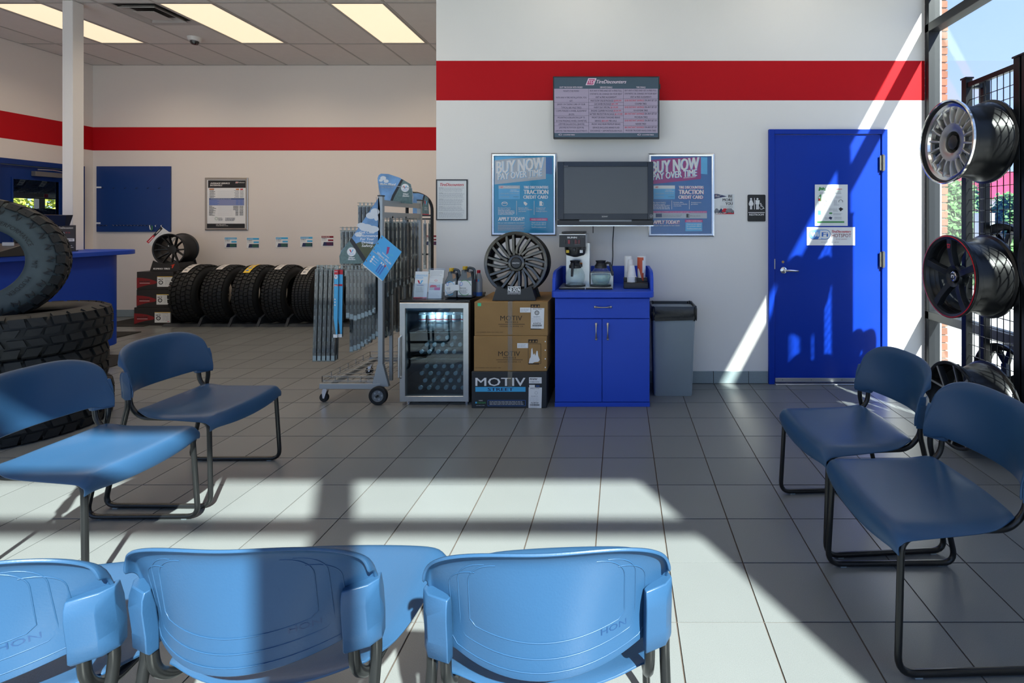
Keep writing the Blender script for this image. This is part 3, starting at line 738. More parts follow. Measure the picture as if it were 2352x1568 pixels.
obj('chrome_trim', MB().box(x0-.002, x1+.002, Yf+.002, Yf+.05, wz(519.2, Yf), wz(517.4, Yf)), M_CHROME, t)
obj('control_strip', MB().box(wx(1330, Yf), wx(1451, Yf), Yf+.001, Yf+.01, wz(509, Yf), wz(504.5, Yf)), mat('smoked_clear_plastic', (.20, .22, .24), .2), t, bev=.002)
obj('wall_bracket', MB().box(wx(1360, Yf), wx(1420, Yf), Yf+.12, YA, wz(480, Yf), wz(410, Yf)), M_BLACK, t)
p = Print(wallfn(Yf-.0002, (1250, 360, .2041)))
p.text('SONY', 648, 665, 716, 679, mat('silver_lettering', (.55, .55, .52), .3), .02); p.text('BRAVIA', 222, 101, 268, 107, M_LGREY)
p.rect(1190, 652, 1220, 682, M_LGREY); p.rect(1193, 655, 1217, 679, M_TV); p.line((1198, 668), (1205, 674), 3, M_LGREY); p.line((1205, 674), (1214, 660), 3, M_LGREY)
p.done('lettering', t)
# cord of the television
tag(obj('power_cord', MB().tube(fillet([(wx(1410, 4.25), 4.25, wz(518, 4.25)), (wx(1407, 4.30), 4.30, wz(560, 4.3)), (wx(1408, 4.31), 4.31, wz(590, 4.31)), (wx(1404.5, 4.30), 4.30, wz(621, 4.30))], .05), .0045, 7), M_BLACK), 'thin black cord hanging from the television down behind the cabinet', 'cord')
# menu screen, tipped a little forward
Yf = 4.20
t = thing('menu_screen', 'wall screen with a table of prices across the red stripe', 'screen', (wx(1392, Yf), YA, wz(316, Yf)))
TL = rot('X', math.radians(2.2), (0, YA-.03, wz(246, Yf)))
def xs(px): return wx(px, Yf)
def zs(py): return wz(py, Yf)
m_ = MB()
for a in ((1270.5, 1273, 175, 317), (1512, 1514.5, 175, 317), (1273, 1512, 175, 177), (1273, 1512, 313.5, 317)): m_.box(xs(a[0]), xs(a[1]), Yf-.002, Yf+.04, zs(a[3]), zs(a[2]), M=TL)
obj('bezel', m_, M_BLACK, t, bev=.001)
obj('housing', MB().box(xs(1278), xs(1507), Yf+.035, Yf+.085, zs(308), zs(184), M=TL), M_BLACK, t)
M_SCR = mat('screen_header', (.03, .05, .07), .18, emit=(.035, .055, .07), estr=.35)
obj('screen', MB().box(xs(1272.5), xs(1512.5), Yf, Yf+.02, zs(314), zs(176.5), M=TL), M_SCR, t)
base = wallfn(Yf-.0004, (1250, 160, .1233))
p = Print(lambda u, v, l: tuple(TL @ Vector(base(u, v, l))))
M_SC1 = mat('screen_cell', (.20, .18, .24), .3, emit=(.28, .24, .33), estr=.28)
M_SC2 = mat('screen_lettering_dark', (.02, .02, .05), .4); M_SC3 = mat('screen_lettering_red', (.35, .01, .03), .4, emit=(.4, .01, .03), estr=.15)
M_SC4 = mat('screen_lettering_light', (.42, .36, .42), .4, emit=(.5, .42, .5), estr=.3); M_SCP = mat('screen_badge', (.22, .02, .08), .4, emit=(.3, .03, .12), estr=.3)
p.rect(180, 348, 2115, 1165, M_SC1)
u0, v0, u1, v1 = 772, 155, 975, 282
p.poly([(772, 282), (925, 282), (975, 155), (822, 155)], M_SC4); p.poly([(795, 270), (912, 270), (950, 170), (835, 170)], M_SCP); p.text('TD', 822, 190, 925, 250, M_SC4, .03, .2)
p.text('TireDiscounters', 975, 185, 1530, 250, M_SC4, .02, .35)
for tx, a, b in (('OUT THE DOOR WITH MORE!!', 288, 716), ('SERVICE DEALS', 1040, 1268), ('TIRE DEALS', 1712, 1885)): p.text(tx, a, 308, b, 336, M_SC4, .015)
for xx in (830, 1474): p.rect(xx-2, 348, xx+2, 1165, M_SC2)
L = [("WHAT'S THE MORE?", 355, 650, 390), ('WITH ANY 4 TIRE INSTALLATION, YOU', 220, 790, 510), ('GET:', 470, 535, 572), ('(BASED ON TAKING CARE OF YOUR', 242, 765, 636), ('TYPICAL 60K MILE TIRES)', 315, 692, 697), ('COMPUTERIZED 4-WHEEL ALIGNMENT', 220, 790, 758), ('($129)', 455, 558, 820), ('MOUNTING & BALANCING [UP TO', 250, 760, 880), ('$159.96 PENDING WHEEL DIAMETER]', 222, 788, 942), ('LIFETIME BALANCING ($449.90)', 265, 748, 1003), ('LIFETIME ROTATION ($299.90)', 275, 738, 1066), ('LIFETIME TIRE PRESSURE ADJUSTMENTS', 210, 802, 1128)]
for s_, a, b, v in L: p.text(s_, a, v-15, b, v+15, M_SC2, .01)
L = [('BUY ANY 4 TIRES AND GET A FREE FULL', 855, 1447, 385), ('SYNTHETIC OIL CHANGE ON YOUR NEXT', 852, 1450, 445), ('VISIT & FREE ALIGNMENT!', 955, 1348, 505), ('FRONT OR REAR STANDARD BRAKE', 890, 1412, 880), ('SERVICE', 942, 1065, 942), ('PER AXLE', 1208, 1350, 942), ('FRONT AND REAR PREMIUM BRAKE', 885, 1418, 1003), ('SERVICE (INCLUDES BRAKE FLUID', 902, 1402, 1066), ('EXCHANGE = 36MONTH/36,000 MILES', 860, 1450, 1126)]
for s_, a, b, v in L: p.text(s_, a, v-15, b, v+15, M_SC2, .015)
for s_, pr, a, c_, b, v in (('MAX FLOW VALUE PACKAGE:', '$499.99', 865, 1300, 1435, 570), ('GAS SAVER PACKAGE:', '$91.99', 930, 1255, 1372, 631), ('RAINY DAY SPECIAL:', '$119.99', 928, 1240, 1375, 693), ('ENGINE CLEANER PACKAGE:', '$104.99', 875, 1292, 1430, 755), ('BATTERY PROTECTOR PACKAGE:', '$119.99', 850, 1315, 1455, 818)):
    p.text(s_, a, v-15, c_-8, v+15, M_SC2, .015); p.text(pr, c_, v-15, b, v+15, M_SC3, .015)
p.text('$50 OFF', 1075, 927, 1195, 957, M_SC3, .015)
for s_, a, b, v in (('BUY ANY 4 TIRES AND GET A FREE FULL', 1500, 2093, 382), ('SYNTHETIC OIL CHANGE ON YOUR NEXT', 1498, 2095, 441), ('VISIT & FREE ALIGNMENT!', 1602, 1995, 502), ('COOPER TIRES', 1690, 1905, 627), ('GOODYEAR TIRES', 1665, 1930, 750), ('MICHELIN TIRES', 1683, 1925, 874), ('NEXEN TIRES', 1702, 1897, 1000), ('MUDDER TRUCKER HANG-OVER TIRES', 1517, 2083, 1122)): p.text(s_, a, v-15, b, v+15, M_SC2, .015)
for q, v in (('$100', 566), ('$100', 690), ('$80', 812), ('$100', 937), ('$60', 1062)):
    p.text(q+' INSTANT SAVINGS', 1500, v-15, 1858, v+15, M_SC3, .015); p.text('ON ANY SET OF', 1868, v-15, 2095, v+15, M_SC2, .015)
for v in (600, 722, 847, 972, 1035): p.rect(180, v-1.5, 830, v+1.5, M_SC2)
for v in (540, 600, 662, 724, 786, 850, 972): p.rect(830, v-1.5, 1474, v+1.5, M_SC2)
for v in (535, 660, 783, 907, 1032): p.rect(1474, v-1.5, 2115, v+1.5, M_SC2)
for a in (265, 1735):
    p.ring(a+38, 1200, 36, 10, M_SC4, .4, .4, 5.8); p.text('COOPERTIRES', a+88, 1192, a+305, 1212, M_SC4, .02)
p.done('displayed_price_table', t)
obj('wall_bracket', MB().box(xs(1340), xs(1445), Yf+.07, YA-.0, zs(290), zs(215)), M_BLACK, t)
obj('sensor_nub', MB().box(xs(1514.5), xs(1517), Yf, Yf+.02, zs(204), zs(193)), M_BLACK, t)

# ================================================================== coffee cabinet
Yc = 3.79
t = thing('cabinet', 'blue laminate coffee cabinet with a drawer and two doors', 'cabinet', (-.145, 4.05, 0))
cx0, cx1 = wx(1274, Yc), wx(1492.5, Yc); zt = .832
obj('body', MB().box(cx0, cx1, Yc+.018, YA-.015, .0, zt), M_CAB, t, bev=.002)
obj('plinth', MB().box(cx0, cx1, Yc, Yc+.03, 0, wz(924, Yc)), M_CAB, t, bev=.001)
zd0, zd1 = wz(922.5, Yc), wz(732.5, Yc)
xm = wx(1383, Yc)
M_SATIN = mat('satin_nickel', (.55, .50, .42), .28, metal=1)
def bowhandle(parent, a, b, y):
    A, B = Vector(a), Vector(b); d = (B-A).normalized(); n = Vector((0, -1, 0)); m_ = MB()
    pts = [A, A+n*.012+d*.01, A+n*.024+d*.03, (A+B)/2+n*.028, B+n*.024-d*.03, B+n*.012-d*.01, B]
    m_.tube(pts, .005, 8, rads=[.0085, .0075, .005, .004, .005, .0075, .0085])
    for q in (A, B): m_.sphere((q.x, q.y-.006, q.z), .010, 10, sz=(1, .7, 1))
    return obj('handle', m_, M_SATIN, parent)
for x0, x1, hx in ((cx0+.003, xm-.002, 1369.5), (xm+.002, cx1-.003, 1396)):
    d = obj('door', MB().box(x0, x1, Yc-.002, Yc+.016, zd0, zd1), M_CAB, t, bev=.002)
    bowhandle(d, (wx(hx, Yc), Yc-.002, wz(778, Yc)), (wx(hx, Yc), Yc-.002, wz(743, Yc)), Yc)
d = obj('drawer', MB().box(cx0+.003, cx1-.003, Yc-.002, Yc+.016, wz(730.5, Yc), wz(685.5, Yc)), M_CAB, t, bev=.002)
bowhandle(d, (wx(1367, Yc), Yc-.002, wz(704.5, Yc)), (wx(1403, Yc), Yc-.002, wz(704.5, Yc)), Yc)
tx0, tx1 = cx0-.022, cx1+.03
top = MB().prism([(tx0, YA-.004), (tx1, YA-.004), (tx1, Yc+.0), (tx1-.012, Yc-.03), (tx1-.04, Yc-.045), (tx0+.04, Yc-.045), (tx0+.012, Yc-.03), (tx0, Yc)], zt+.0, zt+.045, 'XY')
obj('worktop', top, M_CAB, t, bev=.004)
ZT = zt+.045
for s_, xa in ((1, tx0), (-1, tx1)):
    xb = xa+s_*.024; x0, x1 = min(xa, xb), max(xa, xb)
    prof = [(Yc+.02, ZT-.001), (YA-.004, ZT-.001), (YA-.004, ZT+.145), (Yc+.14, ZT+.145), (Yc+.07, ZT+.13), (Yc+.03, ZT+.09)]
    obj('side_gallery', MB().prism(prof, x0, x1, 'YZ'), M_CAB, t, bev=.003)
obj('back_gallery', MB().box(tx0+.02, tx1-.02, YA-.026, YA-.004, ZT-.001, ZT+.145), M_CAB, t, bev=.002)

# ================================================================== coffee maker
YM = 3.87
def mx(px): return wx(px, YM)
def mz(py): return wz(py, YM)
t = thing('coffee_maker', 'steel and black coffee brewer with warming plates on the blue cabinet', 'coffee maker', (mx(1345), YM+.15, ZT))
M_STEEL = mat('brushed_steel', (.55, .56, .55), .32, metal=.85, var=.08, nscale=30)
bz0 = ZT+.001
obj('warmer_base', MB().box(mx(1283.5), mx(1408), YM, YM+.30, bz0, mz(660)), M_STEEL, t, bev=.003)
for a, b in ((1284, 1343.5), (1345.5, 1406.5)): obj('front_strip', MB().box(mx(a), mx(b), YM-.003, YM+.002, mz(664.8), mz(660.8)), M_BLACK, t, bev=.001)
for px in (1318, 1378.5): obj('warming_plate', MB().lathe([(0, 0), (.083, 0), (.083, .008), (.06, .012), (0, .012)], 28, c=(mx(px), YM+.11, mz(660))), M_BLACK, t)
cxa, cxb = mx(1293), mx(1351)
obj('tower', MB().box(cxa, cxb, YM+.20, YM+.36, bz0, mz(560)), M_STEEL, t, bev=.003)
obj('side_box', MB().box(mx(1352), mx(1408), YM+.22, YM+.36, bz0, mz(633)), M_STEEL, t, bev=.003)
obj('head', MB().box(mx(1283.5), mx(1345.5), YM+.01, YM+.36, mz(567.5), mz(537)), M_STEEL, t, bev=.003)
obj('fascia', MB().box(mx(1284.5), mx(1345), YM, YM+.012, mz(567.5), mz(539.5)), M_BLACK, t, bev=.002)
obj('lid', MB().box(mx(1289), mx(1341), YM+.03, YM+.3, mz(536.5), mz(532)), M_BLACK, t, bev=.004)
obj('power_lead', MB().tube([(mx(1356.5), YM+.34, mz(520)), (mx(1356.5), YM+.34, mz(537))], .004, 6), M_BLACK, t)
for k, (px, mm) in enumerate(((1297, M_BLACK), (1307, mat('red_switch', (.25, .01, .02), .3)), (1314.5, M_BLACK), (1322.5, mat('dark_red_switch', (.10, .01, .015), .3)), (1330, mat('dark_red_switch', (.1, .01, .015), .3)))):
    obj('switch', MB().box(mx(px-2.4), mx(px+2.4), YM-.006, YM+.002, mz(559.8), mz(550.5)), mm, t, bev=.001)
p = Print(wallfn(YM-.0003, (1270, 520, .10204)))
p.text('BUNN', 326, 230, 540, 266, M_WHITE, .05); p.text('VP17 SERIES', 608, 227, 705, 235, M_LGREY); p.text('BREW', 335, 412, 378, 419, M_LGREY); p.text('ON OFF ON', 490, 406, 600, 416, M_LGREY)
p.done('lettering', t)
fn_ = MB().lathe([(0, mz(592.5)), (.018, mz(592)), (.07, mz(587.5)), (.078, mz(584)), (.085, mz(572)), (.085, mz(567.5)), (0, mz(567.5))], 28, c=(mx(1318.5), YM+.11, 0))
b_ = obj('brew_funnel', fn_, M_BLACK, t)
obj('funnel_handle', MB().box(mx(1318.5)-.013, mx(1318.5)+.013, YM+.0, YM+.05, mz(578), mz(570)), M_BLACK, b_, bev=.004)
for px, mm in ((1303, M_YEL), (1334.5, M_WHITE)): obj('sticker', MB().box(mx(px-3.5), mx(px+3.5), YM+.022, YM+.03, mz(581), mz(574.5)), mm, b_)
obj('warning_label', MB().box(mx(1325), mx(1333), YM+.197, YM+.2, mz(611), mz(607.5)), M_ORANGE, t); obj('dark_label', MB().box(mx(1327.5), mx(1333), YM+.197, YM+.2, mz(618), mz(611)), M_INK, t)
M_CARAFE = glassmat('carafe_glass', '#f6fbfb', 1.4, 0, .02); M_WATER = glassmat('water', '#f2faf8', 1.0, .02, .05)
def carafe(px, lb, full, ang):
    c = (mx(px), YM+.11, mz(660)+.0125)
    t = thing('coffee_pot', lb, 'coffee pot', c)
    pr = [(.001, 0), (.055, 0), (.066, .008), (.077, .045), (.079, .062), (.072, .095), (.052, .123), (.044, .133)]
    obj('glass_bowl', MB().lathe(pr, 36, c=c), M_CARAFE, t)
    if full: obj('water', MB().lathe([(.001, .003), (.053, .003), (.064, .010), (.0745, .045), (.0765, .060), (.074, .078), (.001, .078)], 36, c=c), M_WATER, t)
    obj('collar', MB().lathe([(.043, .128), (.049, .13), (.049, .15), (.040, .158), (.038, .168), (.001, .168)], 28, c=c), M_BLACK, t)
    lid = MB().lathe([(.001, .166), (.034, .168), (.040, .182), (.042, .188), (.02, .190), (.001, .188)], 28, c=c)
    obj('lid', lid, M_BLACK, t)
    h = MB(); dx, dy = math.cos(ang), math.sin(ang)
    pts = [(c[0]+dx*r, c[1]+dy*r, c[2]+z) for r, z in ((.035, .162), (.060, .172), (.078, .168), (.086, .14), (.098, .085), (.104, .072))]
    h.tube(pts, .009, 8, rads=[.010, .010, .011, .011, .010, .009]); obj('handle', h, M_BLACK, t)
carafe(1318, 'empty glass coffee pot on the left plate under the brewer', False, -PI*.55)
carafe(1378.5, 'glass coffee pot full of clear water on the right warming plate', True, -.35)
# cup holder
Yh = 3.92
def hx(px): return wx(px, Yh)
def hz(py): return wz(py, Yh)
t = thing('cup_holder', 'black stepped cup organiser tray on the right of the blue cabinet', 'holder', (hx(1461), Yh, ZT))
pf = [(Yh, ZT+.001), (Yh+.17, ZT+.001), (Yh+.17, ZT+.075), (Yh+.09, ZT+.075), (Yh+.09, ZT+.045), (Yh+.006, ZT+.05), (Yh, ZT+.045)]
obj('tray_body', MB().prism(pf, hx(1432.5), hx(1489), 'YZ'), M_BLACK, t, bev=.004)
obj('divider', MB().box(hx(1459.5), hx(1462), Yh+.01, Yh+.165, ZT+.04, ZT+.09), M_BLACK, t)
def cup(mb, c, z0, r0, r1, h): mb.lathe([(.0, z0), (r0, z0), (r1-.001, z0+h-.006), (r1+.002, z0+h-.003), (r1+.002, z0+h), (r1-.003, z0+h), (.0, z0+h-.02)], 24, c=c)
M_CUP = mat('white_foam_cup', (.78, .79, .80), .6)
def cupstack(lb, px, dy, n, step, py0, r0, r1, h, group=None):
    c = (hx(px), Yh+dy, 0); z0 = ZT+.046
    for k in range(n):
        m_ = MB(); z = z0+k*step
        m_.lathe([(0, z+h), (r0, z+h), (r1-.001, z+.006), (r1+.002, z+.004), (r1+.002, z), (0, z)], 24, c=c)
        tag(obj('foam_cup', m_, M_CUP), lb, 'cup', group)
cupstack('white foam cup in the upturned front stack on the black tray', 1451.5, .045, 7, .007, 0, .020, .036, .092, 'front stack of upturned foam cups')
cupstack('white foam cup in the tall upturned stack at the left of the black tray', 1449, .118, 9, .0105, 0, .020, .031, .092, 'rear stack of upturned foam cups')
t = thing('paper_cylinder', 'white and orange printed canister standing at the right of the cup tray', 'canister', (hx(1475), Yh+.12, ZT+.076))
c = (hx(1475), Yh+.12, 0); z0, z1 = ZT+.0765, hz(591)
obj('can', MB().lathe([(0, z0), (.032, z0), (.034, z1), (.031, z1+.001), (0, z1-.004)], 28, c=c), M_WHITE, t)
m_ = MB(); vs = []; N = 10
for k in range(N+1):
    a = PI+.05+(PI*.62)*k/N; zz = z0+(z1-z0)*(.15+.30*math.sin(k*.5))
    for z in (zz, z1-.006): vs.append((c[0]+.0348*math.cos(a), c[1]+.0348*math.sin(a), z))
m_.add(vs, [(2*k, 2*k+2, 2*k+3, 2*k+1) for k in range(N)]); obj('orange_print', m_, mat('orange_red_print', (.50, .07, .02), .4), t, recalc=False)
m_ = MB(); vs = []
for k in range(7):
    a = PI*1.55+(.55)*k/6
    for z in (z0+.04, z1-.03): vs.append((c[0]+.0352*math.cos(a), c[1]+.0352*math.sin(a), z))
m_.add(vs, [(2*k, 2*k+2, 2*k+3, 2*k+1) for k in range(6)]); obj('facts_panel', m_, M_PAPER, t, recalc=False)
t = thing('paper_cylinder', 'white printed canister standing at the back left of the cup tray', 'canister', (hx(1444), Yh+.14, ZT+.076))
c = (hx(1443), Yh+.15, 0)
obj('can', MB().lathe([(0, z0), (.030, z0), (.031, z1), (.028, z1+.001), (0, z1-.004)], 28, c=c), M_WHITE, t)
# ================================================================== waste bin
t = thing('waste_bin', 'tall grey waste bin lined with a black bag beside the cabinet', 'bin', (.43, 4.16, 0))
yb0, yb1 = 4.018, 4.27
def rr3(x0, x1, y0, y1, r, z, n=4): return [(a, b, z) for a, b in rrect(x0, x1, y0, y1, r, n)]
zt_ = .70
obj('body', MB().loft([rr3(.270, .570, yb0+.008, yb1-.01, .02, 0), rr3(.266, .574, yb0+.004, yb1-.006, .02, .012), rr3(.252, .600, yb0-.012, yb1+.02, .03, zt_)]), mat('grey_bin_plastic', (.26, .31, .335), .5, var=.10, nscale=4, bump=.05), t)
def bagr(off, z, amp, seed):
    rng = random.Random(seed); b = rrect(.249-off, .603+off, yb0-.015-off, yb1+.022+off, .03, 14)
    out = []
    for i, (a, c_) in enumerate(b):
        q = amp*math.sin(i*1.7+seed)+amp*.6*(rng.random()-.5); d = Vector((a-.43, c_-4.14)); d.normalize()
        out.append((a+d.x*q, c_+d.y*q, z+amp*1.2*math.sin(i*.9+seed*2)))
    return out
bag = MB().loft([bagr(.004, .612, .004, 1), bagr(.007, .635, .004, 4), bagr(.006, .67, .005, 2), bagr(.007, .705, .002, 3), bagr(.004, .725, .002, 5), bagr(-.006, .722, .002, 6), bagr(-.012, .66, .006, 7), bagr(-.02, .55, .008, 8), bagr(-.03, .40, .01, 9)], cap=False)
obj('bag_liner', bag, mat('black_bin_bag', (.010, .011, .012), .28, bump=.5, bscale=25), t, smooth=60)
# ================================================================== stacking chairs
M_SEAT = mat('chair_blue_plastic', (.020, .066, .148), .38, var=.10, nscale=5, bump=.06, bscale=260, spec=.38)
M_SEATD = mat('chair_blue_mark', (.008, .040, .12), .4)
M_TUBE = mat('black_chair_tube', (.014, .015, .016), .28, metal=.35)
def sgn(v): return 1 if v >= 0 else -1
def seat_mesh():
    us = [-1, -.985, -.95, -.88, -.75, -.55, -.3, 0, .3, .55, .75, .88, .95, .985, 1]
    # (fraction to the rear, drop of the lip)
    rows = [(0, .062, .004), (0, .050, .007), (0, .030, .006), (.006, .012, 0), (.030, .0015, 0), (.09, 0, 0), (.2, 0, 0), (.35, 0, 0), (.5, 0, 0), (.65, 0, 0), (.8, 0, 0), (.9, 0, 0), (.96, .0, 0), (1, .004, 0)]
    vs = []
    for v, drop, fwd in rows:
        hw = .254-.012*v
        if v > .62: hw -= .035*((v-.62)/.38)**2
        for u in us:
            x = u*hw
            y = .268+.018*(1-u*u)*(1-v)-v*(.405+.045*(1-u**2))+fwd-.012*abs(u)**6*(1-v)
            z = .452-drop*(1+.35*(1-u*u)) -.014*(1-u*u)*math.sin(PI*min(1, v*1.0))
            z -= .034*(max(0, abs(u)-.85)/.15)**1.5*(.45 if v == 0 else 1-.75*v)
            z += .022*max(0, (v-.8)/.2)*abs(u)**3
            vs.append((x, y, z))
    n = len(us); fs = [(i*n+j, i*n+j+1, (i+1)*n+j+1, (i+1)*n+j) for i in range(len(rows)-1) for j in range(n-1)]
    return MB().add(vs, fs)
def back_pt(x, z):
    """rear surface of the backrest: upright in the middle, its wings wrap forward low down and flare back at the top"""
    u = x/.243; k = min(1, u*u)
    return (x, (-.126-.42*max(0, z-.60))*k-.246*(1-k), z)
def htop(a): return .135+.117*max(0, 1-abs(a)**2.7)**.5
def back_mesh():
    n = 24; th = [-PI/2+PI*k/n for k in range(n+1)]; us = [math.sin(t) for t in th]
    ws = [0, .08, .25, .45, .65, .8, .9, .96, .985, 1.0]
    vs = []
    for w_ in ws:
        for u in us:
            x = u*.243; zb = .556-.026*(1-u*u)-.020*min(1, max(0, (abs(u)-.80)/.08))-.0
            z = zb+(.556-.026*(1-u*u)+htop(u)-zb)*w_
            X_, Y_, Z_ = back_pt(x, z)
            k = max(0, (w_-.90)/.10)
            Y_ -= .020*k*k
            edge = max(0, abs(u)-.965)/.035
            Y_ -= .012*edge*edge*(w_ > .4)
            vs.append((X_, Y_, Z_))
    m = n+1; fs = [(i*m+j, i*m+j+1, (i+1)*m+j+1, (i+1)*m+j) for i in range(len(ws)-1) for j in range(n)]
    return MB().add(vs, fs)
def solid(o, t):
    md = o.modifiers.new('solid', 'SOLIDIFY'); md.thickness = t; md.offset = 0
    md2 = o.modifiers.new('sub', 'SUBSURF'); md2.levels = md2.render_levels = 1
def chair_proto():
    t = thing('stacking_chair', 'x', 'chair', (0, 0, 0), group=None)
    s = obj('seat', seat_mesh(), M_SEAT, t, local=True, smooth=80); solid(s, .007)
    b = obj('backrest', back_mesh(), M_SEAT, t, local=True, smooth=80); solid(b, .007)
    for s_ in (-1, 1):      # sockets that take the tubes
        m_ = MB(); rings = []
        for z, f in ((.528, .45), (.538, .9), (.57, 1), (.625, 1), (.648, .6), (.662, .1)):
            r_ = .30*max(0, z-.60)
            rings.append([(s_*a_, b_-r_, z) for a_, b_ in ((.190, -.178), (.194, -.186-.018*f), (.236, -.166-.022*f), (.2515, -.148-.012*f), (.246, -.129), (.196, -.170))])
        m_.loft(rings); obj('tube_socket', m_, M_SEAT, b, local=True, smooth=50, bev=.002)
    for k, (hw, zb, zt, r) in enumerate(((.150, .618, .764, .035), (.172, .588, .764, .04), (.192, .562, .745, .055))):   # raised rings moulded into the back
        pts = []
        for x, z in [(-hw, zt-.0-.05), (-hw, zb+.0)]: pts.append((x, z))
        c = []
        for q in range(8): c.append((-hw+(.0)*q, zt-.055-(zt-.055-zb-.01)*q/7))
        for q in range(17): x = -hw+.012+(2*hw-.024)*q/16; c.append((x, zb-.012*(1-(x/hw)**2)))
        for q in range(8): c.append((hw, zb+.01+(zt-.055-zb-.01)*q/7))
        for q in range(9):
            a = PI/2*q/8; c.append((hw-.055+.055*math.cos(a)-.0, zt-.055+.04*math.sin(a)))
        c = [(-(hw-.055+.055*math.cos(PI/2*q/8)), zt-.055+.04*math.sin(PI/2*q/8)) for q in range(8, 0, -1)]+c
        path = []
        for x, z in c:
            p_ = back_pt(x, z); path.append((p_[0], p_[1]-.0036, p_[2]))
        obj('moulded_ring', MB().tube(path, .0012, 6), M_SEAT, b, local=True, smooth=80)
    vs, fs, x0, x1, y0, y1 = textgeo('HON', .0)
    m_ = MB(); P = []
    for x, y in vs:
        a = .154-(x-x0)/(x1-x0)*.050; z = .598+(y-y0)/(y1-y0)*.013-.0
        q = back_pt(a, z); P.append((q[0], q[1]-.0048, q[2]))
    m_.add([( -p_[0]*-1, p_[1], p_[2]) for p_ in P], fs)
    m_.v = [(.104+.154-x, y, z) for x, y, z in m_.v]
    m_.v = [(x, back_pt(x, z)[1]-.0048, z) for x, y, z in m_.v]
    obj('embossed_lettering', m_, M_SEATD, b, local=True, recalc=False)
    for s_ in (-1, 1):
        X_ = .2475*s_
        sock = (.203*s_, -.150, .66); 
        full = fillet([(.238*s_, -.158, .61), (.238*s_, -.152, .50), (.243*s_, -.262, .012), (X_, .262, .012), (.236*s_, .244, .414), (.210*s_, .150, .424), (.205*s_, -.120, .424), (.204*s_, -.174, .48), (.204*s_, -.186, .61)], [.02, .06, .055, .04, .04, .06, .03], 6)
        # split where the tube changes name
        i1 = next(i for i, p in enumerate(full) if p.z < .013 and i > 3)
        i2 = max(i for i, p in enumerate(full) if p.z < .013)
        i3 = next(i for i, p in enumerate(full) if i > i2 and p.z > .40)
        for nm, seg in (('rear_leg', full[:i1+1]), ('floor_runner', full[i1:i2+1]), ('front_leg', full[i2:i3+1]), ('seat_rail', full[i3:])):
            obj(nm, MB().tube(seg, .011, 10), M_TUBE, t, local=True, smooth=60)
        for y in (-.20, .2): obj('glide', MB().box(X_-.008, X_+.008, y-.012, y+.012, .0005, .006), mat('clear_glide', (.25, .3, .32), .3), t, local=True)
    return t
ch0 = chair_proto(); chtree = treeof(ch0)
CH = [  # x, y, heading, label
    (-2.265, 2.688, -PI/2, 'blue plastic chair nearest the counter, in the left row, wholly in shade'),
    (-2.255, 2.108, -PI/2, 'blue plastic chair in the left row with bright sun across its seat'),
    (-1.295, 1.135, math.radians(9), 'blue plastic chair seen from behind at the bottom left corner'),
    (-.750, 1.195, math.radians(.5), 'blue plastic chair seen from behind with a shadow edge down its back'),
    (-.156, 1.185, math.radians(3.5), 'fully sunlit blue plastic chair seen from behind, nearest the open floor'),
    (1.097, 2.340, PI/2+.06, 'shaded blue chair of the right pair, farther one near the blue door'),
    (1.105, 1.785, PI/2+.02, 'shaded blue chair of the right pair, nearer one at the frame edge'),
]
for k, (x, y, a, lb) in enumerate(CH):
    o = ch0 if k == 0 else copytree(ch0, chtree)
    o.location = (x, y, 0); o.rotation_euler = (0, 0, a); o['label'] = lb; o['group'] = 'blue plastic waiting chairs'

# ================================================================== wheels
def barrel(R, W, lip=.018, m=None):
    pr = [(R, 0), (R+.001, .010), (R-.012, .018), (R-.014, .045), (R-.036, .060), (R-.040, W*.45), (R-.036, W*.62), (R-.016, W*.80), (R-.013, W-.020), (R+.001, W-.012), (R, W),
          (R-.008, W), (R-.022, W*.80), (R-.045, W*.60), (R-.048, .075), (R-.026, .050), (R-.022, .018), (R-lip, .004), (R-.008, -.001)]
    return MB().lathe(pr, 56, 'Y', close=True, m=m)
def chainbar(pts, depth, m=None):
    """pts: (x, z, yfront, halfwidth front, halfwidth back) along a spoke"""
    rings = []
    for i, (x, z, y, a, b) in enumerate(pts):
        p0 = pts[max(i-1, 0)]; p1 = pts[min(i+1, len(pts)-1)]
        dx, dz = p1[0]-p0[0], p1[1]-p0[1]; L = math.hypot(dx, dz); nx, nz = -dz/L, dx/L
        d = depth if not isinstance(depth, (list, tuple)) else depth[i]
        rings.append([(x+nx*a, y, z+nz*a), (x-nx*a, y, z-nz*a), (x-nx*b, y+d, z-nz*b), (x+nx*b, y+d, z+nz*b)])
    return MB().loft(rings, m)
def spokes(t, mb, n, m, a0=0, nm='spoke'):
    me = mesh(nm, mb, m, 30)
    for k in range(n):
        o = bpy.data.objects.new(nm, me); COL.objects.link(o); o.parent = t; o.rotation_euler = (0, a0+2*PI*k/n, 0)
        md = o.modifiers.new('bevel', 'BEVEL'); md.width = .0018; md.segments = 2; md.limit_method = 'ANGLE'
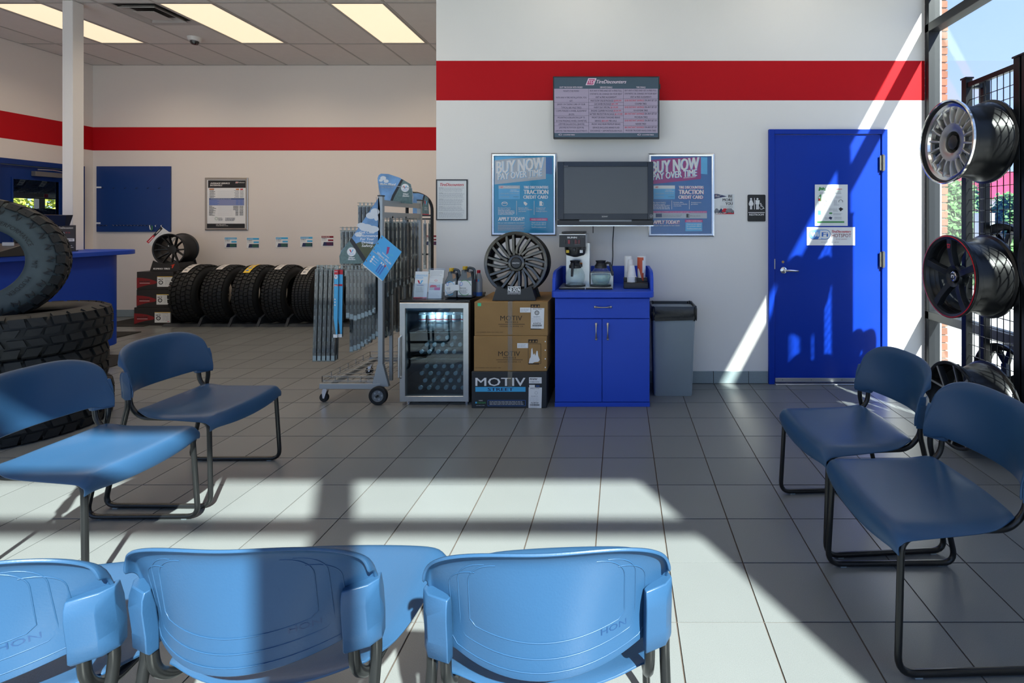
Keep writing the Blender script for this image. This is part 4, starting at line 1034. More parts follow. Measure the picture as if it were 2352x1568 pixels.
def wheel(lb, loc, rz, R, W, style, cat='wheel', group=None, tilt=0):
    t = thing('wheel_for_sale', lb, cat, loc, rz, group); t.rotation_euler = (tilt, 0, rz)
    L = dict(local=True)
    if style == 'motiv':
        m = mat('gunmetal_alloy', (.10, .095, .085), .24, metal=.85); mf = mat('gunmetal_face', (.10, .097, .09), .25, metal=.9)
        obj('barrel', barrel(R, W), mat('black_alloy_gloss', (.018, .019, .021), .30, metal=.5), t, **L)
        obj('rim_lip', MB().lathe([(R, -.002), (R-.004, -.006), (R-.022, .0), (R-.028, .018), (R-.016, .020), (R, .008)], 56, 'Y', close=True), m, t, **L)
        for s_ in (-1, 1):
            pass
        # five pairs of twin spokes, each leaning past the hub
        q = []
        mbs = []
        for L_ in (((-.31, .925), (-.305, .64), (-.285, .44), (-.19, .235)), ((-.10, .965), (-.10, .56), (-.085, .25))):
            pts = []
            for x_, z_ in reversed(L_):
                f = math.hypot(x_, z_)
                pts.append((x_*R, z_*R, .032-.028*f, .0092, .0160))
            mbs.append(chainbar(pts, .030))
        m1 = MB()
        for b in mbs: m1.add(b.v, b.f)
        spokes(t, m1, 10, mf)
        obj('hub', MB().lathe([(.045, .016), (.062, .020), (.070, .032), (.068, .060), (0, .060), (0, .024), (.040, .022)], 36, 'Y'), mf, t, **L)
        cap = obj('centre_cap', MB().lathe([(0, .010), (.036, .010), (.041, .014), (.041, .03), (0, .03)], 32, 'Y'), M_BLACK, t, **L)
        p = Print(lambda u, v, l: (u, .0098-l, -v)); p.text('MOTIV', -.027, -.005, .027, .005, M_WHITE, .02); p.done('cap_lettering', cap, local=True)
        lug = MB()
        for k in range(5):
            a = 2*PI*k/5+.3; lug.lathe([(.0085, .017), (.0085, .03), (.0, .03)], 12, 'Y', c=(.056*math.sin(a), 0, .056*math.cos(a)))
        obj('lug_recess', lug, M_BLACK, t, **L)
    elif style == 'split':
        m = mat('matt_black_alloy', (.020, .021, .023), .38, metal=.4)
        obj('barrel', barrel(R, W), m, t, **L)
        a = chainbar([(.02, .05, .055, .010, .015), (.035, R*.45, .038, .006, .012), (.062, R*.93, .008, .0055, .010)], .026)
        b = chainbar([(-.02, .05, .055, .010, .015), (-.035, R*.45, .038, .006, .012), (-.062, R*.93, .008, .0055, .010)], .026)
        a.add(b.v, b.f); spokes(t, a, 6, m, .2)
        obj('hub', MB().lathe([(0, .052), (.04, .05), (.06, .056), (.06, .09), (0, .09)], 28, 'Y'), m, t, **L)
    elif style == 'mesh':
        m = mat('machined_alloy', (.50, .49, .47), .30, metal=.9); lipm = mat('polished_lip', (.78, .76, .72), .14, metal=1)
        obj('barrel', barrel(R, W), mat('black_alloy_gloss', (.018, .019, .021), .30, metal=.5), t, **L)
        obj('polished_lip', MB().lathe([(R+.002, .012), (R+.003, -.002), (R-.004, -.005), (R-.014, .004), (R-.022, .020), (R-.040, .026), (R-.048, .045), (R-.040, .050), (R-.012, .02)], 64, 'Y', close=True), lipm, t, **L)
        obj('face_disc', MB().lathe([(.068, .050), (.073, .046), (.118, .040), (.124, .044), (.124, .066), (.068, .072)], 56, 'Y', close=True), m, t, **L)
        obj('outer_ring', MB().lathe([(.206, .046), (.212, .043), (R-.042, .040), (R-.040, .065), (.206, .066)], 56, 'Y', close=True), m, t, **L)
        sp_ = chainbar([(0, .118, .036, .006, .013), (0, .160, .030, .005, .014), (0, .222, .034, .004, .020)], .030); spokes(t, sp_, 18, m)
        obj('hub_recess', MB().lathe([(.069, .048), (.060, .080), (.058, .110), (0, .110)], 36, 'Y'), m, t, **L)
        obj('centre_cap', MB().lathe([(0, .040), (.030, .042), (.047, .050), (.050, .10), (0, .10)], 8, 'Y'), M_BLACK, t, **L)
    elif style == 'five':
        m = mat('satin_black_alloy', (.026, .030, .036), .34, metal=.5)
        obj('barrel', barrel(R, W), mat('black_alloy_gloss', (.018, .019, .021), .30, metal=.5), t, **L)
        obj('rim_face', MB().lathe([(R, -.002), (R-.010, -.006), (R-.026, .004), (R-.032, .022), (R-.020, .024), (R, .008)], 64, 'Y', close=True), m, t, **L)
        obj('red_pinstripe', MB().lathe([(R-.004, -.0055), (R-.0095, -.0072), (R-.011, -.005), (R-.006, -.003)], 64, 'Y', close=True), mat('red_pinstripe', (.55, .01, .02), .35), t, **L)
        s1 = chainbar([(0, .045, .040, .020, .030), (0, .09, .022, .019, .026), (0, R*.62, .008, .0185, .024), (0, R-.022, .004, .022, .030)], .034); spokes(t, s1, 5, m)
        obj('hub', MB().lathe([(.040, .050), (.046, .040), (.068, .030), (.074, .040), (.07, .085), (0, .085), (0, .06), (.036, .06)], 40, 'Y'), m, t, **L)
        cap = obj('centre_cap', MB().lathe([(0, .028), (.024, .028), (.032, .033), (.034, .045), (.034, .065), (0, .065)], 8, 'Y'), M_CHROME, t, **L)
        p = Print(lambda u, v, l: (u, .0278-l, -v)); p.disc(0, 0, .022, .022, M_BLACK, 20); p.poly([(-.013, .010), (-.010, -.010), (.013, -.010), (.016, .0), (.011, .010), (.006, .010), (.009, -.003), (-.003, -.003), (-.006, .010)], M_WHITE); p.done('cap_emblem', cap, local=True)
        p = Print(lambda u, v, l: (u, .0035-l, .190-v)); p.poly([(-.016, -.016), (.018, -.016), (.013, .012), (-.012, .012)], M_REDP); p.poly([(-.010, -.010), (.011, -.010), (.006, .012), (.002, .012), (.004, -.003), (-.003, -.003), (-.005, .012), (-.009, .012)], M_BLACK); p.done('spoke_emblem', t, local=True)
    elif style == 'machined':
        m = mat('black_alloy_gloss', (.018, .019, .021), .30, metal=.5)
        obj('barrel', barrel(R, W), m, t, **L)
        s1 = chainbar([(0, .04, .040, .014, .026), (0, R*.50, .020, .013, .024)], .04)
        for s_ in (-1, 1):
            b = chainbar([(0, R*.46, .022, .010, .018), (s_*.075, R*.93, .004, .010, .016)], .03); s1.add(b.v, b.f)
        spokes(t, s1, 5, m, .35)
        s2 = MB(); mm = mat('machined_alloy', (.50, .49, .47), .30, metal=.9)
        s2.add([(-.011, .0385, .05), (.011, .0385, .05), (.010, .0185, R*.50), (-.010, .0185, R*.50)], [(0, 1, 2, 3)])
        for s_ in (-1, 1): s2.add([(-.008+s_*.002, .0195, R*.47), (.008+s_*.002, .0195, R*.47), (s_*.075+.008, .0022, R*.93), (s_*.075-.008, .0022, R*.93)], [(0, 1, 2, 3)])
        me = mesh('machined_face', s2, mm, 30)
        for k in range(5):
            o = bpy.data.objects.new('machined_face', me); COL.objects.link(o); o.parent = t; o.rotation_euler = (0, .35+2*PI*k/5, 0)
        obj('hub', MB().lathe([(0, .036), (.035, .036), (.05, .042), (.05, .085), (0, .085)], 28, 'Y'), m, t, **L)
    return t
# ================================================================== tyres
def tyre_profile(R, W, r0):
    return [(R-.004, -W*.34), (R-.001, 0), (R-.004, W*.34), (R-.022, W*.45), (R-.06, W*.5), ((R+r0)/2, W*.53), (r0+.03, W*.47), (r0+.006, W*.42), (r0, W*.36), (r0+.010, W*.34), ((R+r0)/2, W*.48), (R-.035, W*.38), (R-.025, 0),
            (R-.035, -W*.38), ((R+r0)/2, -W*.48), (r0+.010, -W*.34), (r0, -W*.36), (r0+.006, -W*.42), (r0+.03, -W*.47), ((R+r0)/2, -W*.53), (R-.06, -W*.5), (R-.022, -W*.45)]
def tread(R, W, n, rows, h, kind, rng):
    """tread blocks around the Y axis"""
    mb = MB()
    for ri, (c, w_) in enumerate(rows):
        for k in range(n):
            if kind == 'rib': k_ = k; ln = .86
            else: k_ = k+(.5 if ri % 2 else 0)+rng.uniform(-.06, .06); ln = .78
            a0, a1 = 2*PI*(k_-ln/2)/n, 2*PI*(k_+ln/2)/n
            sk = (0 if kind == 'rib' else rng.uniform(.10, .30)*(1 if ri % 2 else -1))*2*PI/n
            edge = abs(c)+w_/2 > W*.40
            drop = .006 if edge else 0
            vs = []
            for a, y in ((a0, c-w_/2), (a1, c-w_/2), (a1+sk, c+w_/2), (a0+sk, c+w_/2)):
                q = R-.002-(.010 if abs(y) > W*.40 else 0)
                vs.append(((q-h-.004)*math.cos(a), y, (q-h-.004)*math.sin(a)))
            for a, y in ((a0+.004, c-w_/2+.002), (a1-.004, c-w_/2+.002), (a1+sk-.004, c+w_/2-.002), (a0+sk+.004, c+w_/2-.002)):
                q = R-(.010 if abs(y) > W*.40 else 0)
                vs.append((q*math.cos(a), y, q*math.sin(a)))
            mb.add(vs, [(4, 5, 6, 7), (0, 1, 5, 4), (1, 2, 6, 5), (2, 3, 7, 6), (3, 0, 4, 7)])
            if edge and kind == 'mud':
                s_ = sgn(c); ye = s_*W*.455; yf = s_*W*.50
                vs = []
                for r_, y in ((R-.012, ye), (R-.048, yf+s_*.006)):
                    for a in (a0, a1): vs.append((r_*math.cos(a), y, r_*math.sin(a)))
                    for a in (a1, a0): vs.append(((r_-.012)*math.cos(a), y-s_*.02, (r_-.012)*math.sin(a)))
                mb.add(vs, [(0, 1, 5, 4), (1, 2, 6, 5), (3, 0, 4, 7), (4, 5, 6, 7), (0, 3, 2, 1)])
    return mb
def tyre(lb, loc, R, W, r0, kind='at', n=44, rz=0, lay=False, tilt=0, m=None, group=None, label=None, dress=None):
    t = thing('tyre_for_sale', lb, 'tyre', loc, rz, group)
    t.rotation_euler = (PI/2+tilt if lay else tilt, 0, rz)
    pr = tyre_profile(R-.012, W, r0)
    obj('carcass', MB().lathe(pr, 72, 'Y', close=True), m or M_RUB, t, local=True, smooth=50)
    rng = random.Random(int(loc[0]*1000))
    if kind == 'rib': rows = [(c*W, .15*W) for c in (-.36, -.18, 0, .18, .36)]
    elif kind == 'mud': rows = [(-.355*W, .21*W), (-.12*W, .18*W), (.12*W, .18*W), (.355*W, .21*W)]
    else: rows = [(c*W, .165*W) for c in (-.385, -.195, 0, .195, .385)]
    obj('tread', tread(R, W, n, rows, .012, kind, rng), M_RUB, t, local=True, smooth=20)
    if label:       # paper label wrapped round the tread
        col, a0, a1, yc, w_ = label
        mb = MB(); vs = []; N = 10
        for k in range(N+1):
            a = a0+(a1-a0)*k/N
            for y in (yc-w_/2, yc+w_/2): vs.append(((R+.003)*math.cos(a), y, (R+.003)*math.sin(a)))
        mb.add(vs, [(2*k, 2*k+1, 2*k+3, 2*k+2) for k in range(N)])
        lo = obj('paper_label', mb, col, t, local=True, recalc=False)
        mb = MB()
        for j in range(4):
            vs = []; b0 = a0+(a1-a0)*(.12+.2*j); b1 = b0+(a1-a0)*.09
            for a in (b0, b1):
                for y in (yc-w_*.32, yc+w_*(.1+.2*(j % 2))): vs.append(((R+.0038)*math.cos(a), y, (R+.0038)*math.sin(a)))
            mb.add(vs, [(0, 1, 3, 2)])
        obj('label_print', mb, M_GREY if col is not M_YEL else M_WIFI, lo, local=True, recalc=False)
    return t
# five tyres standing along the far wall, and one behind the rack
M_LAB = mat('cream_label', (.62, .60, .58), .6)
# the cylinder axis is local Y; turned so that it points to +X
AX = -PI/2+math.radians(6)
TY = 7.0
specs = [(462, .795, .30, 'at', 40, M_LAB, 'leftmost standing tyre, beside the black box stack, with a long pale label'),
         (531, .79, .27, 'at', 52, M_LAB, 'second standing tyre from the black boxes, with a short pale label'),
         (598, .79, .28, 'at', 46, M_YEL, 'standing tyre with the yellow label on its tread'),
         (661, .79, .26, 'at', 54, M_LAB, 'fourth standing tyre, just right of the one with a yellow label'),
         (724, .765, .25, 'rib', 70, M_LAB, 'fifth standing tyre, ribbed tread, wall seen through its open centre'),
         (788, .77, .25, 'rib', 70, M_LAB, 'last standing tyre, mostly hidden behind the hanging blade packs')]
for k, (px, dia, W, kd, n, lbm, lb) in enumerate(specs):
    x = wx(px, TY)
    a = (2.28, 1.55) if k in (0, 2, 4) else (2.1, 1.58)
    tyre(lb, (x, TY-.02, dia/2+.022), dia/2, W, .205 if k > 3 else .215, kd, n, rz=AX, label=(lbm, PI-a[0]+.02, PI-a[1]+.02, (-.02), .08), group='tyres standing along the far wall')
t = thing('tyre_stand', 'low dark cradle strip under the row of standing tyres', 'stand', (wx(600, 7), 7.0, 0))
sx0, sx1 = wx(415, 7), wx(850, 7)
M_CRAD = mat('cradle_plastic', (.028, .036, .045), .5)
for y in (TY-.29, TY+.16): obj('rail', MB().prism([(y, .001), (y+.13, .001), (y+.10, .03), (y+.03, .03)], sx0, sx1, 'YZ'), M_CRAD, t)
for k, (px, *_r) in enumerate(specs):
    xx = wx(px, TY)-.23
    if k: obj('divider', MB().prism([(TY-.30, .001), (TY+.30, .001), (TY+.24, .11), (TY+.15, .15), (TY, .03), (TY-.15, .15), (TY-.24, .11)], xx, xx+.035, 'YZ'), M_CRAD, t)
# ------------------------------------------------------------------ stack of mud tyres at the left edge
SX, SY = -4.05, 3.40
for k in range(3):
    R = .435 if k else .440
    tyre(['lowest mud tyre of the stack at the left edge, lying on the floor', 'middle lying mud tyre of the stack at the left edge', 'uppermost lying mud tyre, carrying the big upright tyre'][k],
         (SX-(.0, .03, .0)[k]-.02, SY, .1345+k*.268), R, .266, .235, 'mud', 30, lay=True, m=M_RUB, group='lying mud tyres in the left stack')
bt = tyre('big upright mud tyre leaning on top of the tyre stack', (-4.29, 3.32, 1.135), .432, .25, .232, 'mud', 34, rz=math.radians(40), tilt=math.radians(-3), m=M_RUBB)
# flame shaped marks embossed round its sidewall
mk = MB()
for k in range(26):
    a = 2*PI*k/26; 
    for (du, dv, L_, an) in ((0, 0, .046, .5), (.014, .006, .040, -.55), (-.014, -.004, .036, -.2)):
        r = .352+dv; c, s_ = math.cos(a), math.sin(a)
        tx, tz = -s_, c
        px_, pz_ = r*c+tx*du, r*s_+tz*du
        dx, dz = (c*math.cos(an)+tx*math.sin(an)), (s_*math.cos(an)+tz*math.sin(an))
        nx, nz = -dz, dx
        y = -.25*.536
        q = [(px_-dx*L_/2, pz_-dz*L_/2), (px_+nx*.005, pz_+nz*.005), (px_+dx*L_/2, pz_+dz*L_/2), (px_-nx*.005, pz_-nz*.005)]
        vs = [(u, y, v) for u, v in q]+[(u, y+.012, v) for u, v in q]
        mk.add(vs, [(0, 1, 2, 3), (0, 4, 5, 1), (1, 5, 6, 2), (2, 6, 7, 3), (3, 7, 4, 0)])
obj('sidewall_mark', mk, M_RUB, bt, local=True)
mk = MB()
for k in range(36):
    a0_ = 2*PI*(k+.2)/36; 
    for q in range(1):
        pts = [(.392, a0_), (.400, a0_+.03), (.392, a0_+.06), (.384, a0_+.09), (.392, a0_+.14)]
        mk.tube([(r*math.cos(a), -.1235, r*math.sin(a)) for r, a in pts], .0022, 4)
obj('sidewall_line', mk, M_RUB, bt, local=True)
p = Print(lambda u, v, l: (( .283-v)*math.cos(u), -.1325-l, (.283-v)*math.sin(u)))
for tx, a, b in (('PERFORMANCE', 1.15, .35), ('M/T', -.02, -.20), ('MUDDER', -.42, -.95), ('RADIAL', 2.2, 1.7)): p.text(tx, a, -.012, b, .012, M_RUB, .02)
p.done('sidewall_lettering', bt, local=True)

# ================================================================== black wheel boxes with a wheel on a stand
M_BOXK = mat('black_carton', (.014, .013, .014), .45)
for k in range(3):
    a, b = [(706, 747), (661, 705), (618, 660)][k]; xa, xb = [(308, 394), (313.5, 397), (314, 398)][k]
    Yb = 6.80; z0 = [.0, .2455, .487][k]; z1 = [.2445, .486, .729][k]
    x0, x1 = wx(xa, Yb), wx(xb, Yb)
    lb = ['black and red wheel carton on the floor, bottom of three', 'black and red wheel carton, middle of three', 'black and red wheel carton, top of three, under the display wheel'][k]
    t = thing('wheel_carton', lb, 'box', ((x0+x1)/2, Yb+.25, z0), group='black wheel cartons by the far wall')
    obj('carton', MB().box(x0, x1, Yb, Yb+.52, z0+.0005, z1), M_BOXK, t, bev=.003)
    p = Print(lambda u, v, l, x0=x0, x1=x1, z0=z0, z1=z1: (x0+(x1-x0)*u, Yb-l, z1-(z1-z0)*v))
    pts = [(.0, .33), (.15, .34), (.35, .40), (.50, .50), (.56, .58), (.50, .68), (.30, .74), (.12, .84), (.0, .93)]
    p.poly(pts, mat('box_red', (.22, .006, .010), .5)); p.text('RACELINE', .07, .50, .37, .58, M_INK, .05, .1); p.rect(.08, .625, .36, .645, M_CREAM)
    a0 = .55 if k != 2 else .56
    p.rect(a0, .26, a0+.42, .84, M_PAPER); p.rect(a0, .26, a0+.42, .29, M_YEL); p.text('U24 775DFM30', a0+.10, .31, a0+.36, .37, M_GREY); p.lines(a0+.03, .40, a0+.17, .45, 1, M_INK, .8)
    p.ring(a0+.10, .60, .062, .024, M_INK, 1.9, n=18); p.lines(a0+.21, .42, a0+.40, .74, 5, M_LGREY, .3, .3); p.rect(a0+.34, .76, a0+.39, .79, M_REDP)
    p.text('C', a0+.085, .56, a0+.115, .64, M_INK, .03)
    p.done('printed_label', t)
def wheel_stand(lb, xc, y0, z0, w0, w1, h, depth, text, logo):
    t = thing('wheel_stand', lb, 'stand', (xc, y0+depth/2, z0))
    n = 8
    top = [(w1*.5*(1-2*k/n), h-(.30*h)*(1-((1-2*k/n)**2))) for k in range(n+1)]
    def panel(y, thick, s=1.0):
        poly = [(-w0/2, 0), (w0/2, 0)]+top
        return MB().prism([(xc+a, z0+.0008+b) for a, b in poly], y, y+thick)
    obj('front_panel', panel(y0, .012), M_BLACK, t, bev=.002)
    obj('rear_panel', panel(y0+depth-.012, .012), M_BLACK, t, bev=.002)
    for s_ in (-1, 1):
        x = xc+s_*(w0/2-.02); x2 = xc+s_*(w1/2-.01)
        obj('side_panel', MB().add([(x, y0+.01, z0+.001), (x, y0+depth-.01, z0+.001), (x2, y0+depth-.01, z0+h*.8), (x2, y0+.01, z0+h*.8), (x-s_*.01, y0+.01, z0+.001), (x-s_*.01, y0+depth-.01, z0+.001), (x2-s_*.01, y0+depth-.01, z0+h*.8), (x2-s_*.01, y0+.01, z0+h*.8)], [(0, 1, 2, 3), (7, 6, 5, 4), (0, 4, 5, 1), (3, 2, 6, 7)]), M_BLACK, t)
    p = Print(lambda u, v, l: (xc+u, y0-l, z0-v))
    logo(p); p.done('lettering', t); return t
zt3 = .729
xk = wx(382, 6.86)
def kumho(p):
    p.text('KUMHO TIRES', -.16, -.050, .07, -.028, M_WHITE, .05, .1); p.poly([(.075, -.085), (.135, -.105), (.105, -.045), (.09, -.05), (.10, -.08)], mat('bright_red_print', (.7, .04, .01), .4))
wheel_stand('black display stand lettered in white holding the black far wheel', xk, 6.84, zt3, .42, .33, .15, .30, '', kumho)
wheel('black split-spoke wheel standing on the black cartons', (xk+.03, 6.86, zt3+.075+.222), math.radians(2), .222, .24, 'split')
t = thing('hang_tag', 'tilted white tag with black and red bands behind the black wheel', 'tag', (wx(365, 7.1), 7.1, wz(560, 7.1)))
tq = [(370, 519), (401, 540), (382, 570), (349.5, 566), (336, 555)]
fnt = wallfn(7.12)
tq = [(370, 520), (405, 545), (375, 585), (336, 556)]
obj('card', MB().prism([(wx(a, 7.12), wz(b, 7.12)) for a, b in tq], 7.12, 7.124), M_PAPER, t)
p = Print(fnt); p.poly([(352, 539), (356, 543), (374, 525), (370, 520)], M_INK); p.line((358.5, 536), (367.5, 527), 1.6, M_CREAM)
p.poly([(336, 555), (341.5, 559), (356, 543), (352, 539)], M_REDP); p.line((341, 555.5), (352, 544), 1.6, M_CREAM); p.line((348, 559), (372, 533), .6, M_LGREY); p.line((352, 561), (378, 536), .6, M_LGREY)
p.done('printed_tag', t)

# ================================================================== service counter, left
M_CT = M_DKBLUE
def roundrect_pts(x0, x1, y0, y1, r, corner):
    pts = [(x0, y0), (x1, y0)]
    pts += [(x1-r+r*math.cos(a), y1-r+r*math.sin(a)) for a in [PI/2*k/8 for k in range(9)]] + [(x0, y1)]
    return pts
t = thing('service_counter', 'long blue service counter with a rounded end below the white pole', 'counter', (-5.9, 4.0, 0))
ZK = 1.105
obj('worktop', MB().prism(roundrect_pts(-6.45, -5.24, 2.3, 5.52, .22, 0), ZK-.045, ZK, 'XY'), M_CT, t, bev=.004)
obj('body', MB().prism(roundrect_pts(-6.35, -5.36, 2.4, 5.44, .22, 0), .105, ZK-.045, 'XY'), M_CT, t)
obj('plinth', MB().prism(roundrect_pts(-6.25, -5.47, 2.5, 5.34, .2, 0), 0, .105, 'XY'), M_CT, t)
pole = MB().box(-5.865, -5.755, 5.245, 5.355, ZK, ZC-.005)
t = obj('support_pole', pole, mat('pole_white', (.70, .68, .67), .5, bump=.15), bev=.004); tag(t, 'square white support pole from the counter top to the ceiling', 'pole')
# counter sign and monitor
t = thing('counter_sign', 'grey and white sign standing on the counter before the pole', 'sign', (-5.62, 5.1, ZK))
Yg = 5.05; xg0, xg1 = wx(112, Yg), wx(171.5, Yg); zg1 = wz(517, Yg)
obj('panel', MB().box(xg0, xg1, Yg, Yg+.012, ZK+.001, zg1), mat('sign_charcoal', (.035, .036, .045), .5), t)
obj('foot', MB().box(xg0+.05, xg1-.05, Yg-.03, Yg+.08, ZK, ZK+.008), M_BLACK, t)
p = Print(wallfn(Yg-.0002)); tdlogo(p, 123, 520, 168.5, 526, M_CREAM)
p.poly([(118, 536.5), (118, 532.5), (146, 532.5), (149, 535.5), (146, 538.5), (118, 538.5)], M_WHITE); p.text('THIS?', 131, 533.8, 145, 537, M_INK, .03); p.text('?? ??', 151, 532.5, 161, 536, M_REDP)
p.poly([(145, 551), (148, 547.5), (171, 547.5), (171, 554), (148, 554)], M_WHITE); p.text('OR THIS?', 148.5, 549, 168, 552.3, M_INK, .03)
p.rect(112, 547.5, 118, 554, M_WHITE); p.rect(150, 563.5, 166, 564.3, M_WHITE); p.rect(140, 567.3, 169, 568.2, M_WHITE)
p.done('lettering', t)
t = thing('counter_monitor', 'black monitor seen edge on behind the big tyre on the counter', 'monitor', (-5.9, 4.75, ZK))
obj('screen_shell', MB().add([(-5.95, 4.72, 1.475), (-5.24, 4.72, 1.466), (-5.32, 4.78, 1.365), (-5.95, 4.78, 1.345), (-5.95, 4.78, 1.480), (-5.24, 4.78, 1.470), (-5.32, 4.82, 1.365), (-5.95, 4.82, 1.345)], [(0, 1, 2, 3), (4, 7, 6, 5), (0, 4, 5, 1), (1, 5, 6, 2), (2, 6, 7, 3), (3, 7, 4, 0)]), M_BLACK, t)
obj('neck', MB().cyl((-5.6, 4.83, ZK+.01), (-5.6, 4.80, 1.37), .02, 10), M_BLACK, t); obj('base', MB().box(-5.72, -5.50, 4.72, 4.92, ZK, ZK+.012), M_BLACK, t, bev=.003)
t = thing('counter_phone', 'dark desk telephone on the counter seen through the big tyre', 'telephone', (-5.15, 4.1, ZK))
px0 = wx(12, 4.2)
t.location = (px0-.2, 4.25, ZK)
obj('body', MB().prism([(4.15, ZK+.001), (4.40, ZK+.001), (4.40, ZK+.11), (4.15, ZK+.03)], px0-.35, px0-.05, 'YZ'), M_BLACK, t, bev=.004)
obj('handset', MB().tube([(px0-.30, 4.18, ZK+.06), (px0-.30, 4.22, ZK+.09), (px0-.30, 4.34, ZK+.13), (px0-.30, 4.38, ZK+.12)], .02, 8), M_BLACK, t)
obj('display', MB().box(px0-.2, px0-.1, 4.34, 4.345, ZK+.07, ZK+.12), M_LGREY, t)
# floor mats
M_MAT = mat('floor_mat', (.018, .018, .018), .95, bump=.5, bscale=200)
for a, lb in (((-7.1, -6.42, 6.72, 7.32), 'dark floor mat nearest the far wall behind the counter'), ((-6.9, -6.12, 5.68, 6.38), 'dark floor mat just past the end of the counter'), ((-5.44, -4.93, 4.35, 5.26), 'dark floor mat in front of the counter, beside the tyre stack')):
    m_ = MB().box(*a, .0005, .010)
    tag(obj('floor_mat', m_, M_MAT, bev=.004), lb, 'mat', 'dark floor mats round the counter')

# ================================================================== blue door with a glass in the left wall, and the store room behind
M_DKBLUE = mat('navy_door_paint', (.004, .030, .17), .4, spec=.3)
d2 = struct('door_2', MB().box(XL-.06, XL-.02, DY0+.01, DY0+.115, .01, DZ-.01), M_DKBLUE)
GY0, GY1, GZ0, GZ1 = 6.46, 6.985, .95, 1.965
for a in ((GY1, DY1-.01, .01, DZ-.01), (DY0+.115, GY0, .01, DZ-.01), (GY0, GY1, GZ1, DZ-.01), (GY0, GY1, .01, GZ0)): obj('door_panel', MB().box(XL-.06, XL-.02, *a), M_DKBLUE, d2)
fb = MB()
for a in ((DY0-.07, DY0, 0, DZ+.07), (DY1, DY1+.07, 0, DZ+.07), (DY0, DY1, DZ, DZ+.07)): fb.box(XL-.14, XL+.02, a[0], a[1], a[2], a[3])
obj('frame', fb, M_DKBLUE, d2, bev=.003)
gb2 = MB()
for a in ((GY0-.02, GY0, GZ0-.02, GZ1+.02), (GY1, GY1+.02, GZ0-.02, GZ1+.02), (GY0, GY1, GZ1, GZ1+.02), (GY0, GY1, GZ0-.02, GZ0)): gb2.box(XL-.065, XL-.012, *a)
obj('glazing_bead', gb2, M_DKBLUE, d2); obj('glass_pane', MB().box(XL-.042, XL-.038, GY0, GY1, GZ0, GZ1), M_GLASS, d2)
cl = obj('door_closer', MB().box(XL-.02, XL+.04, 6.66, 6.98, 2.02, 2.085), mat('closer_grey', (.13, .125, .125), .4), d2, bev=.003)
obj('closer_arm', MB().tube([(XL+.02, 6.70, 2.11), (XL+.05, 6.86, 2.115), (XL+.02, 6.99, 2.105)], .008, 6), M_ALU, cl)
# store room
sr = MB(); xs0, xs1 = -11.2, XL-.14
sr.box(xs0, xs1, 12.0, 12.1, -.05, 3.6); sr.box(xs1-.02, xs1+.1, YB+.16, 12.1, -.05, 3.6); sr.box(xs0, xs1, 4.6, 4.7, -.05, 3.6); sr.box(xs0, xs1, 4.6, 12.1, 3.5, 3.6); sr.box(xs0, xs1, 4.6, 12.1, -.10, -.0)
sr.box(xs0-.1, xs0, 4.6, 12.1, -.05, .9); sr.box(xs0-.1, xs0, 4.6, 12.1, 2.35, 3.6)
for y in (4.6, 6.4, 8.4, 9.62, 10.9, 12.0): sr.box(xs0-.1, xs0, y, y+.10, .9, 2.35)
struct('wall_store_room', sr, mat('store_wall', (.30, .27, .24), .8))
t = thing('storage_rack', 'steel storage rack of tyres seen through the blue door glass', 'rack', (-9.3, 7.2, 0))
M_BEAM = mat('rack_beam', (.22, .19, .17), .6)
for z in (1.79, .86): obj('beam', MB().box(-9.08, -9.03, 5.4, 10.4, z, z+.06), M_BEAM, t); obj('beam', MB().box(-9.63, -9.58, 5.4, 10.4, z, z+.06), M_BEAM, t)
for y in (5.4, 10.34):
    for x in (-9.08, -9.63): obj('upright', MB().box(x, x+.06, y, y+.06, 0, 3.0), M_BEAM, t)
for k in range(6):
    y = 7.02+k*.30-.1
    if k in (1, 3, 5): 
        tg = obj('price_ticket', MB().box(-9.03, -9.026, y, y+.16, 1.792, 1.846), M_WHITE, t); obj('red_corner', MB().box(-9.026, -9.024, y, y+.055, 1.792, 1.846), M_REDP, tg)
for row, z in ((0, 1.856+.34), (1, .95+.34)):
    for k in range(9):
        y = 6.4+k*.285
        tyre('dark tyre on the %s shelf of the rack behind the door glass' % ('upper', 'lower')[row], (-9.33, y, z), .34, .22, .2, 'rib', 40, group='tyres on the storage rack shelves', label=(M_LAB, -.75, -.15, 0, .07) if row == 0 else (M_LAB, .1, .8, 0, .07))
M_LEAF = mat('hedge_leaf', (.34, .40, .04), .7, var=.6, nscale=9)
def hedge(name, x0, x1, y0, y1, z0, z1, n, m, lb, cat, seed, r=.16):
    rng = random.Random(seed); mb = MB()
    for k in range(n):
        c = Vector((rng.uniform(x0, x1), rng.uniform(y0, y1), rng.uniform(z0, z1)))
        for q in range(14):
            d = Vector((rng.uniform(-1, 1), rng.uniform(-1, 1), rng.uniform(-1, 1))).normalized(); e_ = d.orthogonal().normalized()
            o_ = c+Vector((rng.uniform(-r, r), rng.uniform(-r, r), rng.uniform(-r, r))); s_ = r*.42
            mb.add([o_-d*s_, o_+e_*s_*.6, o_+d*s_, o_-e_*s_*.6], [(0, 1, 2, 3)])
    return mb
o = obj('hedge', hedge('h', -16.5, -15, 6, 18, -.1, 3.6, 1500, M_LEAF, '', '', 3), M_LEAF, recalc=False); tag(o, 'sunlit yellow-green hedge glimpsed below the storage rack beam', 'hedge', kind='stuff')
